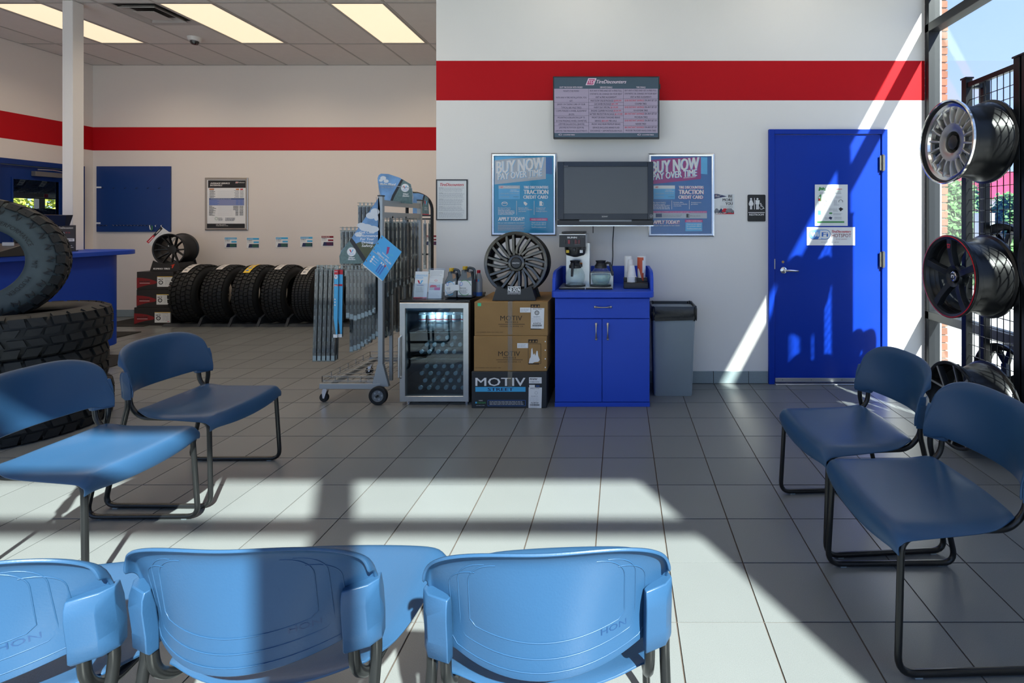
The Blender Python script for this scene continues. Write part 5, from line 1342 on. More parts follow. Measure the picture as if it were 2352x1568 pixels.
# ================================================================== drinks fridge
YF = 3.826
fx0, fx1, fzt = wx(917.5, YF), wx(1076.5, YF), .785
t = thing('drinks_fridge', 'small steel-framed glass door drinks fridge beside the cartons', 'fridge', ((fx0+fx1)/2, YF+.22, 0))
sh = MB(); yb_ = 4.30; y0 = YF+.045
for a in ((fx0+.003, fx0+.03, y0, yb_, .03, fzt), (fx1-.03, fx1-.003, y0, yb_, .03, fzt), (fx0+.003, fx1-.003, yb_-.02, yb_, .03, fzt), (fx0+.03, fx1-.03, y0, yb_, .03, .06), (fx0+.03, fx1-.03, y0, yb_, fzt-.06, fzt)): sh.box(*a)
obj('cabinet_shell', sh, M_BLACK, t, bev=.002)
obj('black_top', MB().box(fx0-.002, fx1+.004, y0-.03, yb_, fzt, fzt+.016), mat('black_top_gloss', (.012, .012, .014), .18), t, bev=.003)
dz0, dz1 = .025, fzt-.003; fw = .043
fr = MB(); rings = []
for cx, cz, sx, sz in ((fx0, dz0, 1, 1), (fx1, dz0, -1, 1), (fx1, dz1, -1, -1), (fx0, dz1, 1, -1)):
    rings.append([(cx+sx*a, YF+b, cz+sz*a) for a, b in ((0, .038), (0, .002), (.002, 0), (fw-.002, 0), (fw, .003), (fw, .038))])
fr.loft(rings, close=True); dfr = obj('door_frame', fr, M_STEEL, t, smooth=20)
obj('door_glass', MB().box(fx0+fw, fx1-fw, YF+.010, YF+.014, dz0+fw, dz1-fw), glassmat('fridge_glass', '#c2d2d8', 2.0), dfr)
obj('door_handle', MB().tube([(fx0+.012, YF+.0, .53), (fx0+.006, YF-.022, .52), (fx0+.006, YF-.022, .22), (fx0+.012, YF+.0, .21)], .009, 8), M_ALU, dfr)
obj('inner_lining', MB().box(fx0+.03, fx1-.03, yb_-.025, yb_-.021, .06, fzt-.06), mat('fridge_lining', (.05, .09, .11), .5), t)
for z in (.34, .545):
    r_ = MB()
    for k in range(9): x = fx0+.04+k*(fx1-fx0-.08)/8; r_.cyl((x, y0+.01, z), (x, yb_-.03, z), .0022, 5)
    for y in (y0+.012, y0+.18, yb_-.04): r_.cyl((fx0+.03, y, z-.003), (fx1-.03, y, z-.003), .003, 6)
    obj('wire_shelf', r_, M_CHROME, t)
obj('control_panel', MB().box(fx0+.05, fx1-.05, YF+.03, YF+.042, .705, .740), M_BLACK, t)
p = Print(wallfn(YF+.0298)); p.text('40', 999, 704, 1005, 708, mat('violet_display', (.5, .3, .9), .4, emit=(.5, .3, 1), estr=1.2), .03); p.rect(947, 705, 969, 707.5, M_GREY); p.disc(978, 706, 1, 1, M_WHITE, 8); p.disc(989, 706, 1, 1, M_WHITE, 8); p.done('temperature_display', t)
for x in (fx0+.05, fx1-.03):
    obj('levelling_foot', MB().cyl((x, YF+.05, 0), (x, YF+.05, .03), .014, 10), M_CHROME, t)
fl = bpy.data.lights.new('fridge_fill_lamp', 'POINT'); fl.energy = 4; fl.shadow_soft_size = .012; fl.color = (.75, .9, 1)  # hidden lamp added inside to brighten the bottles
flo = bpy.data.objects.new('fridge_fill_lamp', fl); COL.objects.link(flo); flo.location = ((fx0+fx1)/2, YF+.055, fzt-.063); flo.rotation_euler = (.25, 0, 0); flo.parent = t; flo.matrix_parent_inverse = Matrix.Translation(-t.location)
# bottles
M_PET = glassmat('clear_bottle_plastic', '#e8f2f6', 1.8, .03, .22); M_CAPW = mat('white_bottle_cap', (.62, .70, .74), .4)
M_LABW = mat('bottle_label', (.65, .72, .74), .5)
def bottle(loc, rx, lb, group, std):
    t = thing('water_bottle', lb, 'bottle', loc, 0, group); t.rotation_euler = (rx, 0, 0)
    return t
bpr = [(.001, 0), (.026, 0), (.031, .006), (.031, .05), (.029, .055), (.031, .06), (.031, .12), (.028, .14), (.013, .172), (.0125, .188)]
bme = mesh('bottle_body', MB().lathe(bpr, 16), M_PET, 40); cme = mesh('bottle_cap', MB().lathe([(0, .184), (.0155, .184), (.0155, .202), (0, .203)], 14), M_CAPW, 40)
lme = mesh('bottle_label', MB().lathe([(.0315, .075), (.0315, .125)], 16), M_LABW, 40)
lme2 = mesh('bottle_label', MB().lathe([(.0317, .086), (.0317, .094)], 16), M_REDP, 40)
def mkbottle(loc, rx, lb, group, label):
    t = thing('water_bottle', lb, 'bottle', loc, 0, group); t.rotation_euler = (rx, 0, 0)
    for nm, me in (('body', bme), ('cap', cme))+((('label', lme), ('label_band', lme2)) if label else ()):
        o = bpy.data.objects.new(nm, me); COL.objects.link(o); o.parent = t
        if nm == 'label_band': o.parent = t
for r in range(2):
    for k in range(6 if r == 0 else 5):
        mkbottle((fx0+.135+k*.0655-(0 if r == 0 else -.03), YF+.115+r*.068, .548), 0, 'labelled water bottle standing on the upper wire shelf of the drinks fridge', 'water bottles standing on the upper fridge shelf', True)
rng = random.Random(5)
for r, (n, z, dx, dy) in enumerate(((6, .094, .0, 0), (5, .145, .033, .018), (6, .196, .0, .036), (5, .247, .033, .05))):
    for k in range(n):
        mkbottle((fx0+.125+dx+k*.0655+rng.uniform(-.004, .004), YF+.285+dy, z), math.radians(90-3), 'water bottle lying cap forward in the lower heap of the drinks fridge', 'water bottles lying at the bottom of the fridge', False)
for r, (n, z, dx, dy) in enumerate(((5, .374, .0, .0), (5, .425, .033, .02), (3, .476, .12, .04))):
    for k in range(n):
        mkbottle((fx0+.13+dx+k*.0655+rng.uniform(-.004, .004), YF+.29+dy, z), math.radians(90-3), 'water bottle lying cap forward on the middle wire shelf of the drinks fridge', 'water bottles lying on the middle fridge shelf', False)
ZF = fzt+.016
# brochure holder
M_ACR = glassmat('acrylic', '#fafdff', 1.2, 0, .01)
Yb_ = 3.90
def bx(px): return wx(px, Yb_)
def bz(py): return wz(py, Yb_)
t = thing('brochure_holder', 'clear acrylic leaflet holder standing on the fridge', 'holder', (bx(982), Yb_, ZF))
LN = rot('X', math.radians(-11), (0, Yb_, ZF))
hb = MB(); hx0, hx1 = bx(946.5), bx(1013)
hb.box(hx0, hx1, Yb_+.05, Yb_+.053, ZF, ZF+.245, M=LN); hb.box(hx0, hx1, Yb_, Yb_+.003, ZF, ZF+.12, M=LN); hb.box(hx0, hx1, Yb_, Yb_+.05, ZF, ZF+.003, M=LN)
for x in (hx0, hx1-.003): hb.box(x, x+.003, Yb_, Yb_+.05, ZF, ZF+.12, M=LN)
obj('acrylic_body', hb, M_ACR, t)
def leaflet(lb, pxa, pxb, h, draw, dy=.02):
    x0, x1 = bx(pxa), bx(pxb)
    t = thing('leaflet', lb, 'leaflet', ((x0+x1)/2, Yb_+.01, ZF+.003))
    obj('sheet', MB().box(x0, x1, Yb_+dy, Yb_+dy+.004, ZF+.005, ZF+h, M=LN), M_PAPER, t)
    p = Print(lambda u, v, l: tuple(LN @ Vector((x0+(x1-x0)*u, Yb_+dy-l, ZF+h-(h-.005)*v)))); draw(p); p.done('printed_artwork', t)
def vlogo(p, cx, cy, s, asp=1):
    p.poly([(cx-s, cy-s*asp), (cx-s*.45, cy-s*asp), (cx+.1*s, cy+s*asp*.9), (cx-.35*s, cy+s*asp*.9)], M_REDP)
    p.poly([(cx-.35*s, cy+s*asp*.9), (cx+.1*s, cy+s*asp*.9), (cx-.12*s, cy+.3*s*asp)], M_WIFI)
    p.poly([(cx-.02*s, cy+s*asp*.9), (cx+.25*s, cy+s*asp*.9), (cx+s, cy-s*asp), (cx+.45*s, cy-s*asp)], M_CYAN)
def d1(p):
    p.text('SERVICE PLUS', .05, .12, .93, .19, M_CYAN); p.text('PROGRAM', .05, .21, .62, .27, M_CYAN); vlogo(p, .42, .40, .22, .32); p.text('Valvoline', .16, .49, .70, .53, M_WIFI, .03)
    for k, w_ in enumerate(('LIMITED', 'LIFETIME', 'GUARANTEE')): p.text(w_, .14, .60+k*.065, .60+k*.05, .64+k*.065, M_LGREY)
    p.rect(0, .96, 1, 1, M_REDP)
def d2_(p):
    p.rect(.05, .33, .85, .60, M_LGREY); p.poly([(.08, .40), (.20, .34), (.50, .36), (.62, .45), (.08, .47)], M_REDP); p.rect(.42, .47, .85, .60, M_PINK); p.ring(.5, .13, .10, .025, M_REDP, .45)
    p.lines(.05, .23, .9, .27, 1, M_LGREY); p.lines(.05, .66, .85, .92, 5, M_LGREY, .2)
leaflet('white service programme leaflet at the left of the acrylic holder', 948, 978.5, .215, d1, .012); leaflet('white leaflet with a photo and pink box at the right of the acrylic holder', 981, 1012, .165, d2_, .018)
leaflet('pale leaflet behind in the acrylic holder, only its top showing', 979, 1012, .228, lambda p: (p.lines(.1, .03, .9, .22, 4, M_LGREY, .3)), .035)
# oil jugs
def jug(lb, px0, px1, y, h, ring, lab):
    x0, x1 = wx(px0, y), wx(px1, y); t = thing('oil_jug', lb, 'bottle', ((x0+x1)/2, y+.06, ZF)); w_ = x1-x0
    def P(u, v): return (x0+w_*u, ZF+.001+h*v)
    out_ = [P(.03, 0), P(.97, 0), P(1, .05), P(1, .62), P(.94, .80), P(.88, .88), P(.52, .88), P(.50, .94), P(.28, .94), P(.26, .80), P(.04, .60), P(0, .5), P(0, .05)]
    M_J = mat('grey_jug_plastic', (.07, .085, .10), .25, metal=.3)
    obj('body', MB().prism(out_, y, y+.11, 'XZ', ins=.03), M_J, t, bev=.010, seg=3)
    hp = [P(.62, .86), P(.86, .84), P(.90, .72), P(.66, .66)]
    obj('grip_recess', MB().prism(hp, y-.0006, y+.01), mat('jug_recess', (.30, .17, .09), .4), t)
    cx, cz = P(.39, .97); obj('cap', MB().lathe([(0, cz-.012), (.019, cz-.012), (.019, cz+.014), (0, cz+.014)], 18, c=(cx, y+.055, 0)), mat('mustard_cap', (.62, .38, .01), .4), t)
    obj('handle', MB().tube(fillet([(P(.5, .9)[0], y+.055, P(.5, .9)[1]), (P(.62, .985)[0], y+.055, P(.62, .985)[1]), (P(.97, .95)[0], y+.055, P(.97, .95)[1]), (P(.98, .6)[0], y+.055, P(.98, .6)[1])], .02), .011, 8), M_J, t)
    p = Print(lambda u, v, l: (x0+w_*u, y-.0006-l, ZF+h*(1-v))); p.k = 12
    p.poly(lab, M_PAPER)
    lx0, lx1 = min(a for a, b in lab), max(a for a, b in lab); ly0, ly1 = min(b for a, b in lab), max(b for a, b in lab)
    p.ring((lx0+lx1)/2, (ly0+ly1)/2, (lx1-lx0)*.49, .03, ring, .62, .3, 2.2); p.ring((lx0+lx1)/2, (ly0+ly1)/2, (lx1-lx0)*.49, .03, ring, .62, 3.3, 5.4)
    p.disc(lx0+.2, ly0+.10, .10, .062, M_WIFI); p.disc(lx0+.2, ly0+.10, .075, .045, M_WHITE); vlogo(p, lx0+.2, ly0+.10, .04, .6)
    p.text('VALVOLINE', lx0+.12, ly0+.22, lx0+.5, ly0+.26, M_INK, .02); p.text('FULL SYNTHETIC', lx0+.12, ly0+.28, lx0+.6, ly0+.32, M_GREY); p.lines(lx0+.1, ly1-.14, lx0+.6, ly1-.03, 3, M_GREY, .4)
    p.done('label', t)
jug('left grey oil jug with a yellow cap and blue-ringed label', 1020.5, 1050, 3.93, .225, M_CYAN, [(.05, .90), (.05, .50), (.85, .40), (.85, .72), (.6, .82)])
jug('right grey oil jug with a yellow cap and green-ringed label', 1049, 1086, 3.92, .24, M_GREEN, [(.08, .88), (.08, .42), (.92, .42), (.92, .88)])
xt = wx(1035, 3.915)
o = obj('price_note', MB().box(xt, xt+.07, 3.905, 3.908, ZF+.065, ZF+.11), M_PAPER); tag(o, 'small white price note in front of the two oil jugs', 'note')
ys = 4.05; xs_ = wx(1099.5, ys)
t = thing('spray_bottle', 'clear bottle with a red cap and blue base behind the display wheel', 'bottle', (xs_, ys, ZF))
obj('body', MB().lathe([(0, ZF+.001), (.029, ZF+.001), (.030, ZF+.01), (.030, ZF+.13), (.022, ZF+.165), (.012, ZF+.19), (0, ZF+.19)], 24, c=(xs_, ys, 0)), mat('bottle_grey_clear', (.35, .38, .42), .2), t)
obj('blue_band', MB().lathe([(.0305, ZF+.004), (.0306, ZF+.035)], 24, c=(xs_, ys, 0)), M_WIFI, t)
obj('cap', MB().lathe([(0, ZF+.188), (.014, ZF+.188), (.014, ZF+.21), (0, ZF+.212)], 16, c=(xs_, ys, 0)), M_REDP, t)
p = Print(lambda u, v, l: (xs_+u, ys-.0305-l, ZF+v)); 
for (c_, m_) in ((-.006, M_REDP), (.006, M_CYAN)): p.disc(c_, .13, .008, .010, m_, 12)
p.done('label', t)
o = thing('black_bottle', 'small black capped bottle behind the right oil jug', 'bottle', (wx(1087, 4.06), 4.06, ZF))
obj('body', MB().lathe([(0, ZF+.001), (.028, ZF+.001), (.028, ZF+.14), (.012, ZF+.18), (0, ZF+.18)], 18, c=(wx(1087, 4.06), 4.06, 0)), M_BLACK, o); obj('cap', MB().lathe([(0, ZF+.18), (.014, ZF+.18), (.012, ZF+.205), (0, ZF+.205)], 14, c=(wx(1087, 4.06), 4.06, 0)), M_BLACK, o)

# ================================================================== three wheel cartons and the display wheel
M_KRAFT = mat('kraft_carton', (.33, .19, .068), .8, var=.16, nscale=5, bump=.15, bscale=60); M_BBOX = mat('charcoal_carton', (.018, .022, .028), .5, var=.2, nscale=6)
M_TAPE = glassmat('packing_tape', '#efe8da', 1.2, .25, .08); M_KP = mat('carton_print', (.03, .018, .01), .7)
Yk = 3.763
def kx(px): return wx(px, Yk)
cz = [(0, .2745), (.275, .5415), (.542, .7995)]; cxs = [(1083, 1255.5), (1088, 1256), (1089, 1258)]
cw = lambda u, v, l: (wx(900+u*.2551, Yk), Yk-l, wz(560+v*.2551, Yk))
for k in range(3):
    x0, x1 = kx(cxs[k][0]), kx(cxs[k][1]); z0, z1 = cz[k]; lb = ['charcoal wheel carton at the bottom of three beside the fridge', 'brown wheel carton in the middle of three, its label torn away', 'brown wheel carton on top of three, carrying the display wheel'][k]
    t = thing('wheel_carton', lb, 'box', ((x0+x1)/2, Yk+.26, z0))
    y0 = Yk+(0, .004, .006)[k]
    obj('carton', MB().box(x0, x1, y0, Yk+.555, z0+.0006, z1), M_BBOX if k == 0 else M_KRAFT, t, bev=.004)
    lf = lambda u, v, l, y0=y0: (wx(900+u*.2551, Yk), y0-l, wz(560+v*.2551, Yk))
    p = Print(lf)
    if k == 0:
        p.text('MOTIV', 752, 1205, 1203, 1278, M_WHITE, .025); p.rect(752, 1287, 1204, 1330, M_CYAN); p.text('STREET', 862, 1295, 1095, 1322, M_NAVY, .05)
        p.line((865, 1407), (1202, 1407), 3, M_WIFI); p.line((865, 1457), (1202, 1457), 3, M_WIFI); p.line((865, 1407), (865, 1457), 3, M_WIFI); p.line((1202, 1407), (1202, 1457), 3, M_WIFI)
        p.lines(880, 1413, 1190, 1450, 3, M_LGREY, .5, .05); p.text('WARNING', 782, 1404, 818, 1414, M_WHITE); p.lines(752, 1420, 850, 1438, 2, M_GREEN, .5, .05); p.rect(752, 1420, 766, 1436, M_CYAN); p.lines(760, 1450, 840, 1458, 1, M_LGREY)
        p.rect(1235, 1200, 1349, 1255, M_WHITE); p.lines(1242, 1208, 1320, 1225, 2, M_INK, .6); p.lines(1242, 1235, 1345, 1248, 1, M_GREY)
        lx, ly = 1230, 1290; p.rect(1237, 1268, 1288, 1290, M_WHITE); p.lines(1298, 1270, 1340, 1286, 2, M_WIFI)
    else:
        dy = 0 if k == 2 else 320; dx = 0 if k == 2 else -18
        p.text('MOTIV', 975+dx, 648+dy, 1172+dx, 690+dy, M_KP, .015); p.text('WHEELS', 1016+dx, 698+dy, 1135+dx, 712+dy, M_KP, .03); p.rect(957+dx, 722+dy, 1195+dx, 726+dy, M_KP); p.text('DESIGNED IN IRVINE, CA', 970+dx, 738+dy, 1180+dx, 748+dy, M_KP, .02)
        p.text('YOU WORKED HARD FOR THEM YOU OWN THEM' if 0 else 'YOU WORKED. NOW YOU OWN THEM', 755-(10 if k == 1 else 0), 792+dy, 1000+dx, 800+dy, M_KP)
        p.rect(1248-(20 if k == 1 else 0), 545+dy-5*(k == 1), 1332-(20 if k == 1 else 0), 574+dy-2*(k == 1), M_KP)
        for q in range(3): p.poly([(1255+q*27-(20 if k == 1 else 0), 570+dy-4*(k == 1)), (1267+q*27-(20 if k == 1 else 0), 550+dy-4*(k == 1)), (1276+q*27-(20 if k == 1 else 0), 570+dy-4*(k == 1))], M_KRAFT)
        p.rect(1248-20*(k == 1), 762+dy-5*(k == 1), 1345-20*(k == 1), 771+dy-5*(k == 1), M_KP)
        p.rect(1153-25*(k == 1), 576+dy-2, 1248-22*(k == 1), 618+dy, M_WHITE); p.lines(1160-25*(k == 1), 584+dy, 1235-25*(k == 1), 612+dy, 3, M_LGREY, .4)
        if k == 1:
            p.poly([(1232, 1075), (1240, 1035), (1250, 1020), (1255, 950), (1264, 935), (1272, 1000), (1283, 985), (1292, 1008), (1303, 962), (1312, 965), (1318, 1010), (1332, 1045), (1318, 1062), (1285, 1065), (1260, 1078)], M_WHITE)
            for a, b, c_, d in ((1226, 898, 1342, 901), (1226, 1075, 1342, 1078), (1226, 898, 1229, 1078), (1339, 898, 1342, 1078)): p.rect(a, b, c_, d, M_KP)
        else: p.rect(771, 533, 802, 561, mat('mint_sticker', (.05, .62, .30), .5))
        lx, ly = 1250, 577
    if k != 1:
        h = 185; w_ = 120; p.poly([(lx, ly+h), (lx+2, ly), (lx+122, ly+2), (lx+w_-3, ly+h+2)], M_WHITE); p.text('MOTIV', lx+20, ly+4, lx+100, ly+16, M_INK, -.005)
        if k == 2:
            p.disc(lx+55, ly+44, 21, 21, M_INK); p.disc(lx+55, ly+44, 7, 7, M_WHITE)
            for q in range(8): a = q*PI/4+.4; p.disc(lx+55+13.5*math.cos(a), ly+44+13.5*math.sin(a), 4, 4, M_WHITE, 8)
        else: p.ring(lx+70, ly+50, 14, 3, M_LGREY)
        p.text('430-889TW', lx+22, ly+76, lx+85, ly+84, M_GREY); p.lines(lx+8, ly+90, lx+110, ly+128, 4, M_LGREY, .2); p.text('A258720', lx+20, ly+132, lx+90, ly+146, M_INK, .02)
        for q in range(18): p.rect(lx+14+q*4.8, ly+150, lx+16.5+q*4.8, ly+166, M_INK)
        p.lines(lx+12, ly+170, lx+92, ly+178, 1, M_LGREY)
    p.done('printed_label', t)
    xt = kx(1172)-.002
    tb = MB().box(xt-.017, xt+.017, y0-.0022, y0-.0016, z0+(.16 if k == 0 else .01), z1+.0005); tb.box(xt-.017, xt+.017, y0-.002, Yk+.5, z1+.0005, z1+.0010); obj('packing_tape', tb, M_TAPE, t)
    if k:
        sn = MB()
        for q in range(4): sn.cyl((x1-.012, y0-.0015, z0+.03+q*.065), (x1-.012, y0, z0+.03+q*.065), .005, 8)
        if k == 1: obj('staple', sn, M_WHITE, t)
zb_ = .801; xw = wx(1184, 3.85)
def nexen(p):
    p.rect(-.049, -.110, .050, -.104, M_WHITE); p.rect(-.049, -.064, .050, -.060, M_WHITE); p.text('NEXEN', -.048, -.101, .049, -.069, M_WHITE, .07); p.text('PERFORMANCE TIRES', -.05, -.055, .049, -.050, M_WHITE)
wheel_stand('black cradle stand with white lettering holding the gunmetal display wheel', xw-.0, 3.80, zb_, .335, .26, .115, .22, '', nexen)
wheel('gunmetal multi-spoke display wheel in its stand on the brown cartons', (xw+.005, 3.835, zb_+.038+.246), math.radians(0), .243, .20, 'motiv', tilt=math.radians(-3))

# ================================================================== wheel racks by the window
M_RK = mat('black_rack_steel', (.010, .011, .013), .3, metal=.3)
def rack(lb, y0, y1, x0, x1, zt):
    t = thing('wheel_rack', lb, 'rack', ((x0+x1)/2, (y0+y1)/2, 0))
    s = .046
    for y in (y0, y1-s):
        for x in (x0, x1-s):
            po = obj('post', MB().box(x, x+s, y, y+s, .0, zt), M_RK, t, bev=.002)
            obj('post_cap', MB().box(x-.006, x+s+.006, y-.006, y+s+.006, zt, zt+.012), M_RK, po, bev=.002)
    for z in (zt-.06, .10):
        for x in ((x0,) if z > 1 else (x0, x1-s)): obj('rail', MB().box(x+.008, x+s-.008, y0+s, y1-s, z, z+.032), M_RK, t)
        for y in (y0, y1-s): obj('rail', MB().box(x0+s, x1-s, y+.004, y+s-.004, z, z+.03), M_RK, t)
    m_ = MB(); xg = x0+.02; r = .0028
    n = int((y1-y0-2*s)/.05)
    for k in range(1, n): y = y0+s+k*(y1-y0-2*s)/n; m_.cyl((xg, y, .14), (xg, y, zt-.04), r, 5)
    k = .2
    while k < zt-.08: m_.cyl((xg+.004, y0+s, k), (xg+.004, y1-s, k), r, 5); k += .075
    obj('wire_mesh', m_, M_RK, t)
    return t
RX0, RX1 = 2.335, 2.50
rack('black steel mesh wheel rack beside the corner window, far bay', 2.93, 3.43, RX0, RX1, 2.37)
rack('black steel mesh wheel rack at the right frame edge, near bay', 2.36, 2.915, RX0+.0, RX1, 2.37)
def hung(lb, y, z, R, W, style, x1=RX0-.012, side=1, r0=0):
    t = wheel(lb, (x1-W if side > 0 else x1+W, y, z), -PI/2 if side > 0 else PI/2, R, W, style)
    hb = MB().box(-.02, .02, W-.03, W+.025, R-.075, R-.05); obj('hanger_hook', hb, M_ALU, t, local=True)
    return t
hung('polished-lip eighteen-slot wheel hanging at the top of the mesh rack', 3.17, 1.905, .262, .27, 'mesh')
hung('black five-spoke wheel with a red rim line hanging on the mesh rack', 3.17, 1.055, .262, .25, 'five')
t = wheel('black wheel with machined silver spoke faces on the floor by the rack', (2.045, 3.10, .268), -PI/2, .262, .24, 'machined')
hung('black wheel cut by the right frame edge, on the near bay of the rack', 2.39, 1.20, .262, .22, 'split', side=1)
for z, lb, st in ((1.13, 'chrome-edged wheel behind the mesh facing the window, at mid height', 'machined'), (.33, 'gloss black wheel behind the mesh facing the window, near the floor', 'machined')):
    t = wheel(lb, (RX1+.125-.0, 3.31, z), PI/2, .262, .115, st)

# ================================================================== wiper blade racks
M_RG = mat('grey_rack_steel', (.34, .38, .41), .4, metal=.25)
M_WIRE = mat('rack_wire', (.34, .36, .37), .35, metal=.7)
t = thing('blade_rack', 'grey wheeled display rack hung with wiper blade packs', 'rack', (-2.05, 4.2, 0))
PX, PY0, PY1 = -1.862, 3.88, 4.62
PT = 1.60
for y in (PY0, PY1):
    po = obj('post', MB().box(PX-.018, PX+.018, y-.018, y+.018, .10, PT), M_RG, t, bev=.002)
    obj('post_cap', MB().box(PX-.02, PX+.02, y-.02, y+.02, PT, PT+.008), M_BLACK, po)
    obj('axle_gusset', MB().prism([(PX-.065, .13), (PX+.065, .13), (PX+.02, .30), (PX-.02, .30)], y-.02, y+.012), M_RG, t)
for z, w_ in ((1.55, .045), (1.455, .045)): obj('cross_bar', MB().box(PX-.006, PX+.012, PY0, PY1, z-w_/2, z+w_/2), M_RG, t)
obj('base_bar', MB().box(-2.33, -1.86, PY0-.022, PY0-.002, .112, .152), M_RG, t, bev=.002); obj('base_bar', MB().box(-2.33, -1.86, PY1, PY1+.02, .112, .152), M_RG, t)
obj('base_bar', MB().box(-2.30, -2.27, PY0, PY1, .112, .14), M_RG, t)
m_ = MB()
for k in range(8): x = -2.31+k*.062; m_.cyl((x, PY0, .158), (x, PY1, .158), .003, 5)
for k in range(8): y = PY0+k*(PY1-PY0)/7; m_.cyl((-2.32, y, .162), (-1.87, y, .162), .003, 5)
obj('base_grid', m_, M_WIRE, t)
m_ = MB()
for z in (.172, .205):
    m_.tube([(-1.92, PY0, z), (-2.32, PY0, z), (-2.32, PY1, z), (-1.80, PY1, z), (-1.80, PY0+.25, z)], .0032, 5)
for k in range(5): x = -2.32+k*.1; m_.cyl((x, PY0, .158), (x, PY0, .205), .003, 5); m_.cyl((x, PY1, .158), (x, PY1, .205), .003, 5)
for k in range(7): y = PY0+k*(PY1-PY0)/6; m_.cyl((-2.32, y, .158), (-2.32, y, .205), .003, 5)
obj('guard_wire', m_, M_WIRE, t)
for y in (PY0-.045, PY1+.045):
    c = (PX, y, .0705)
    wh = obj('wheel', MB().lathe([(.045, -.016), (.052, -.018), (.067, -.016), (.0705, -.010), (.0705, .010), (.067, .016), (.052, .018), (.045, .016)], 32, 'Y', c, close=True), M_RUB, t)
    obj('wheel_disc', MB().lathe([(0, -.012), (.012, -.014), (.014, -.006), (.040, -.006), (.044, -.014), (.047, -.014), (.047, .014), (0, .012)], 32, 'Y', c), mat('grey_wheel_disc', (.18, .20, .22), .4), wh)
    hb = MB()
    for k in range(5): a = 2*PI*k/5; hb.lathe([(0, -.0095), (.007, -.0095), (.009, -.005), (0, -.005)], 8, 'Y', (c[0]+.029*math.cos(a), y, c[2]+.029*math.sin(a)))
    obj('wheel_boss', hb, M_RG, wh); obj('axle', MB().lathe([(0, -.03), (.009, -.03), (.009, .02), (0, .02)], 12, 'Y', c), M_BLACK, wh)
for y in (PY0+.02, PY1-.02):
    c = (-2.315, y, .035); wh = obj('caster', MB().lathe([(.0, -.012), (.02, -.013), (.032, -.012), (.035, -.006), (.035, .006), (.032, .012), (0, .012)], 24, 'Y', c), M_RUB, t)
    obj('caster_fork', MB().prism([(c[0]-.004, .03), (c[0]+.008, .03), (c[0]+.03, .10), (c[0]-.0, .108), (c[0]-.01, .08)], y-.018, y-.014).prism([(c[0]-.004, .03), (c[0]+.008, .03), (c[0]+.03, .10), (c[0]-.0, .108)], y+.014, y+.018), M_CHROME, wh)
HB = [(3.90, 1.062, -2.375, -1.90), (4.17, 1.357, -2.345, -1.90), (4.42, 1.572, -2.33, -1.90)]
for y, z, xa, xb in HB:
    for dz in (0, -.025): obj('hook_bar', MB().cyl((xa, y, z+dz), (PX, y, z+dz), .004, 6), M_WIRE, t)
obj('hook_bar', MB().cyl((PX+.015, PY0, 1.425), (PX+.015, PY1, 1.425), .004, 6), M_WIRE, t)
obj('hook_bar', MB().cyl((PX+.015, PY0, .93), (PX+.015, PY1, .93), .004, 6), M_WIRE, t)
for y in (4.05, 4.30): obj('stay', MB().box(PX-.012, PX+.012, y-.01, y+.01, .12, 1.45), M_RG, t)
M_CLAM = glassmat('blister_plastic', '#c9d6da', 1.6, .08, .07); M_BLD = mat('wiper_rubber', (.020, .026, .03), .45); M_INS = mat('pack_insert', (.12, .15, .15), .5); M_DIN = mat('pack_insert_dark', (.035, .05, .055), .5)
PACK = {}
def packmesh(L, side, blue=False):
    """one hanging blister pack: clear shell, dark blade, printed insert pieces; local z runs down from the hook"""
    key = (round(L, 2), side, blue)
    if key in PACK: return PACK[key]
    w_, d = (.031, .022) if side == 'f' else (.022, .031)
    def ex(x0, x1, y0, y1, z0, z1):
        return (x0, x1, y0, y1, z0, z1) if side == 'f' else (-y1, -y0, x0, x1, z0, z1)
    sh = MB().box(*ex(-.0135, .0135, 0, .022, -L, -.02)); sh.box(*ex(-.007, .007, .009, .012, -.02, .012))
    bl = MB().box(*ex(-.006, .007, .006, .016, -L+.02, -.06)); bl.box(*ex(-.0125, .0125, .0165, .0185, -L+.006, -.03))
    for k in range(int(L/.085)): bl.box(*ex(-.011, .011, .003, .018, -.075-k*.085-.02, -.075-k*.085))
    ins = MB(); M1 = M_INS
    if blue:
        ins.box(*ex(-.0155, .0155, -.0006, .0002, -L*.55, -.02), m=M_CYAN); ins.box(*ex(-.0156, .0156, -.0010, .0002, -.055, -.0195), m=M_REDP); ins.box(*ex(-.014, .014, -.0011, .0002, -.145, -.130), m=M_REDP)
        ins.box(*ex(-.0155, .0155, -.0006, .0002, -L, -L+.025), m=M_WHITE)
        ins.add([(-.0155, -.0005, -L*.55), (.0155, -.0005, -L*.5), (.0155, -.0005, -L+.025), (.004, -.0005, -L+.025), (-.0155, -.0005, -L*.72)], [(0, 1, 2, 3, 4)], M_CYAN)
    else:
        rg = random.Random(int(L*1000))
        for k in range(int(L/.085)):
            z = -.04-k*.085; ins.box(*ex(-.0115, -.002, .001, .003, z-.03, z), m=M_INS); ins.box(*ex(.004, .0115, .001, .003, z-.055, z-.03), m=M_DIN)
        ins.box(*ex(-.0125, .0125, .0015, .003, -L+.008, -L+.045), m=M_PAPER)
    PACK[key] = [('blister_shell', mesh('blister_shell', sh, M_CLAM)), ('blade', mesh('blade', bl, M_BLD)), ('insert', mesh('insert', ins))]
    return PACK[key]
def pack(loc, L, side, lb, group, blue=False, tilt=0):
    t = thing('wiper_blade_pack', lb, 'wiper blade', loc, 0, group); t.rotation_euler = (0, tilt, 0)
    for nm, me in packmesh(L, side, blue):
        o = bpy.data.objects.new(nm, me); COL.objects.link(o); o.parent = t
rng = random.Random(2)
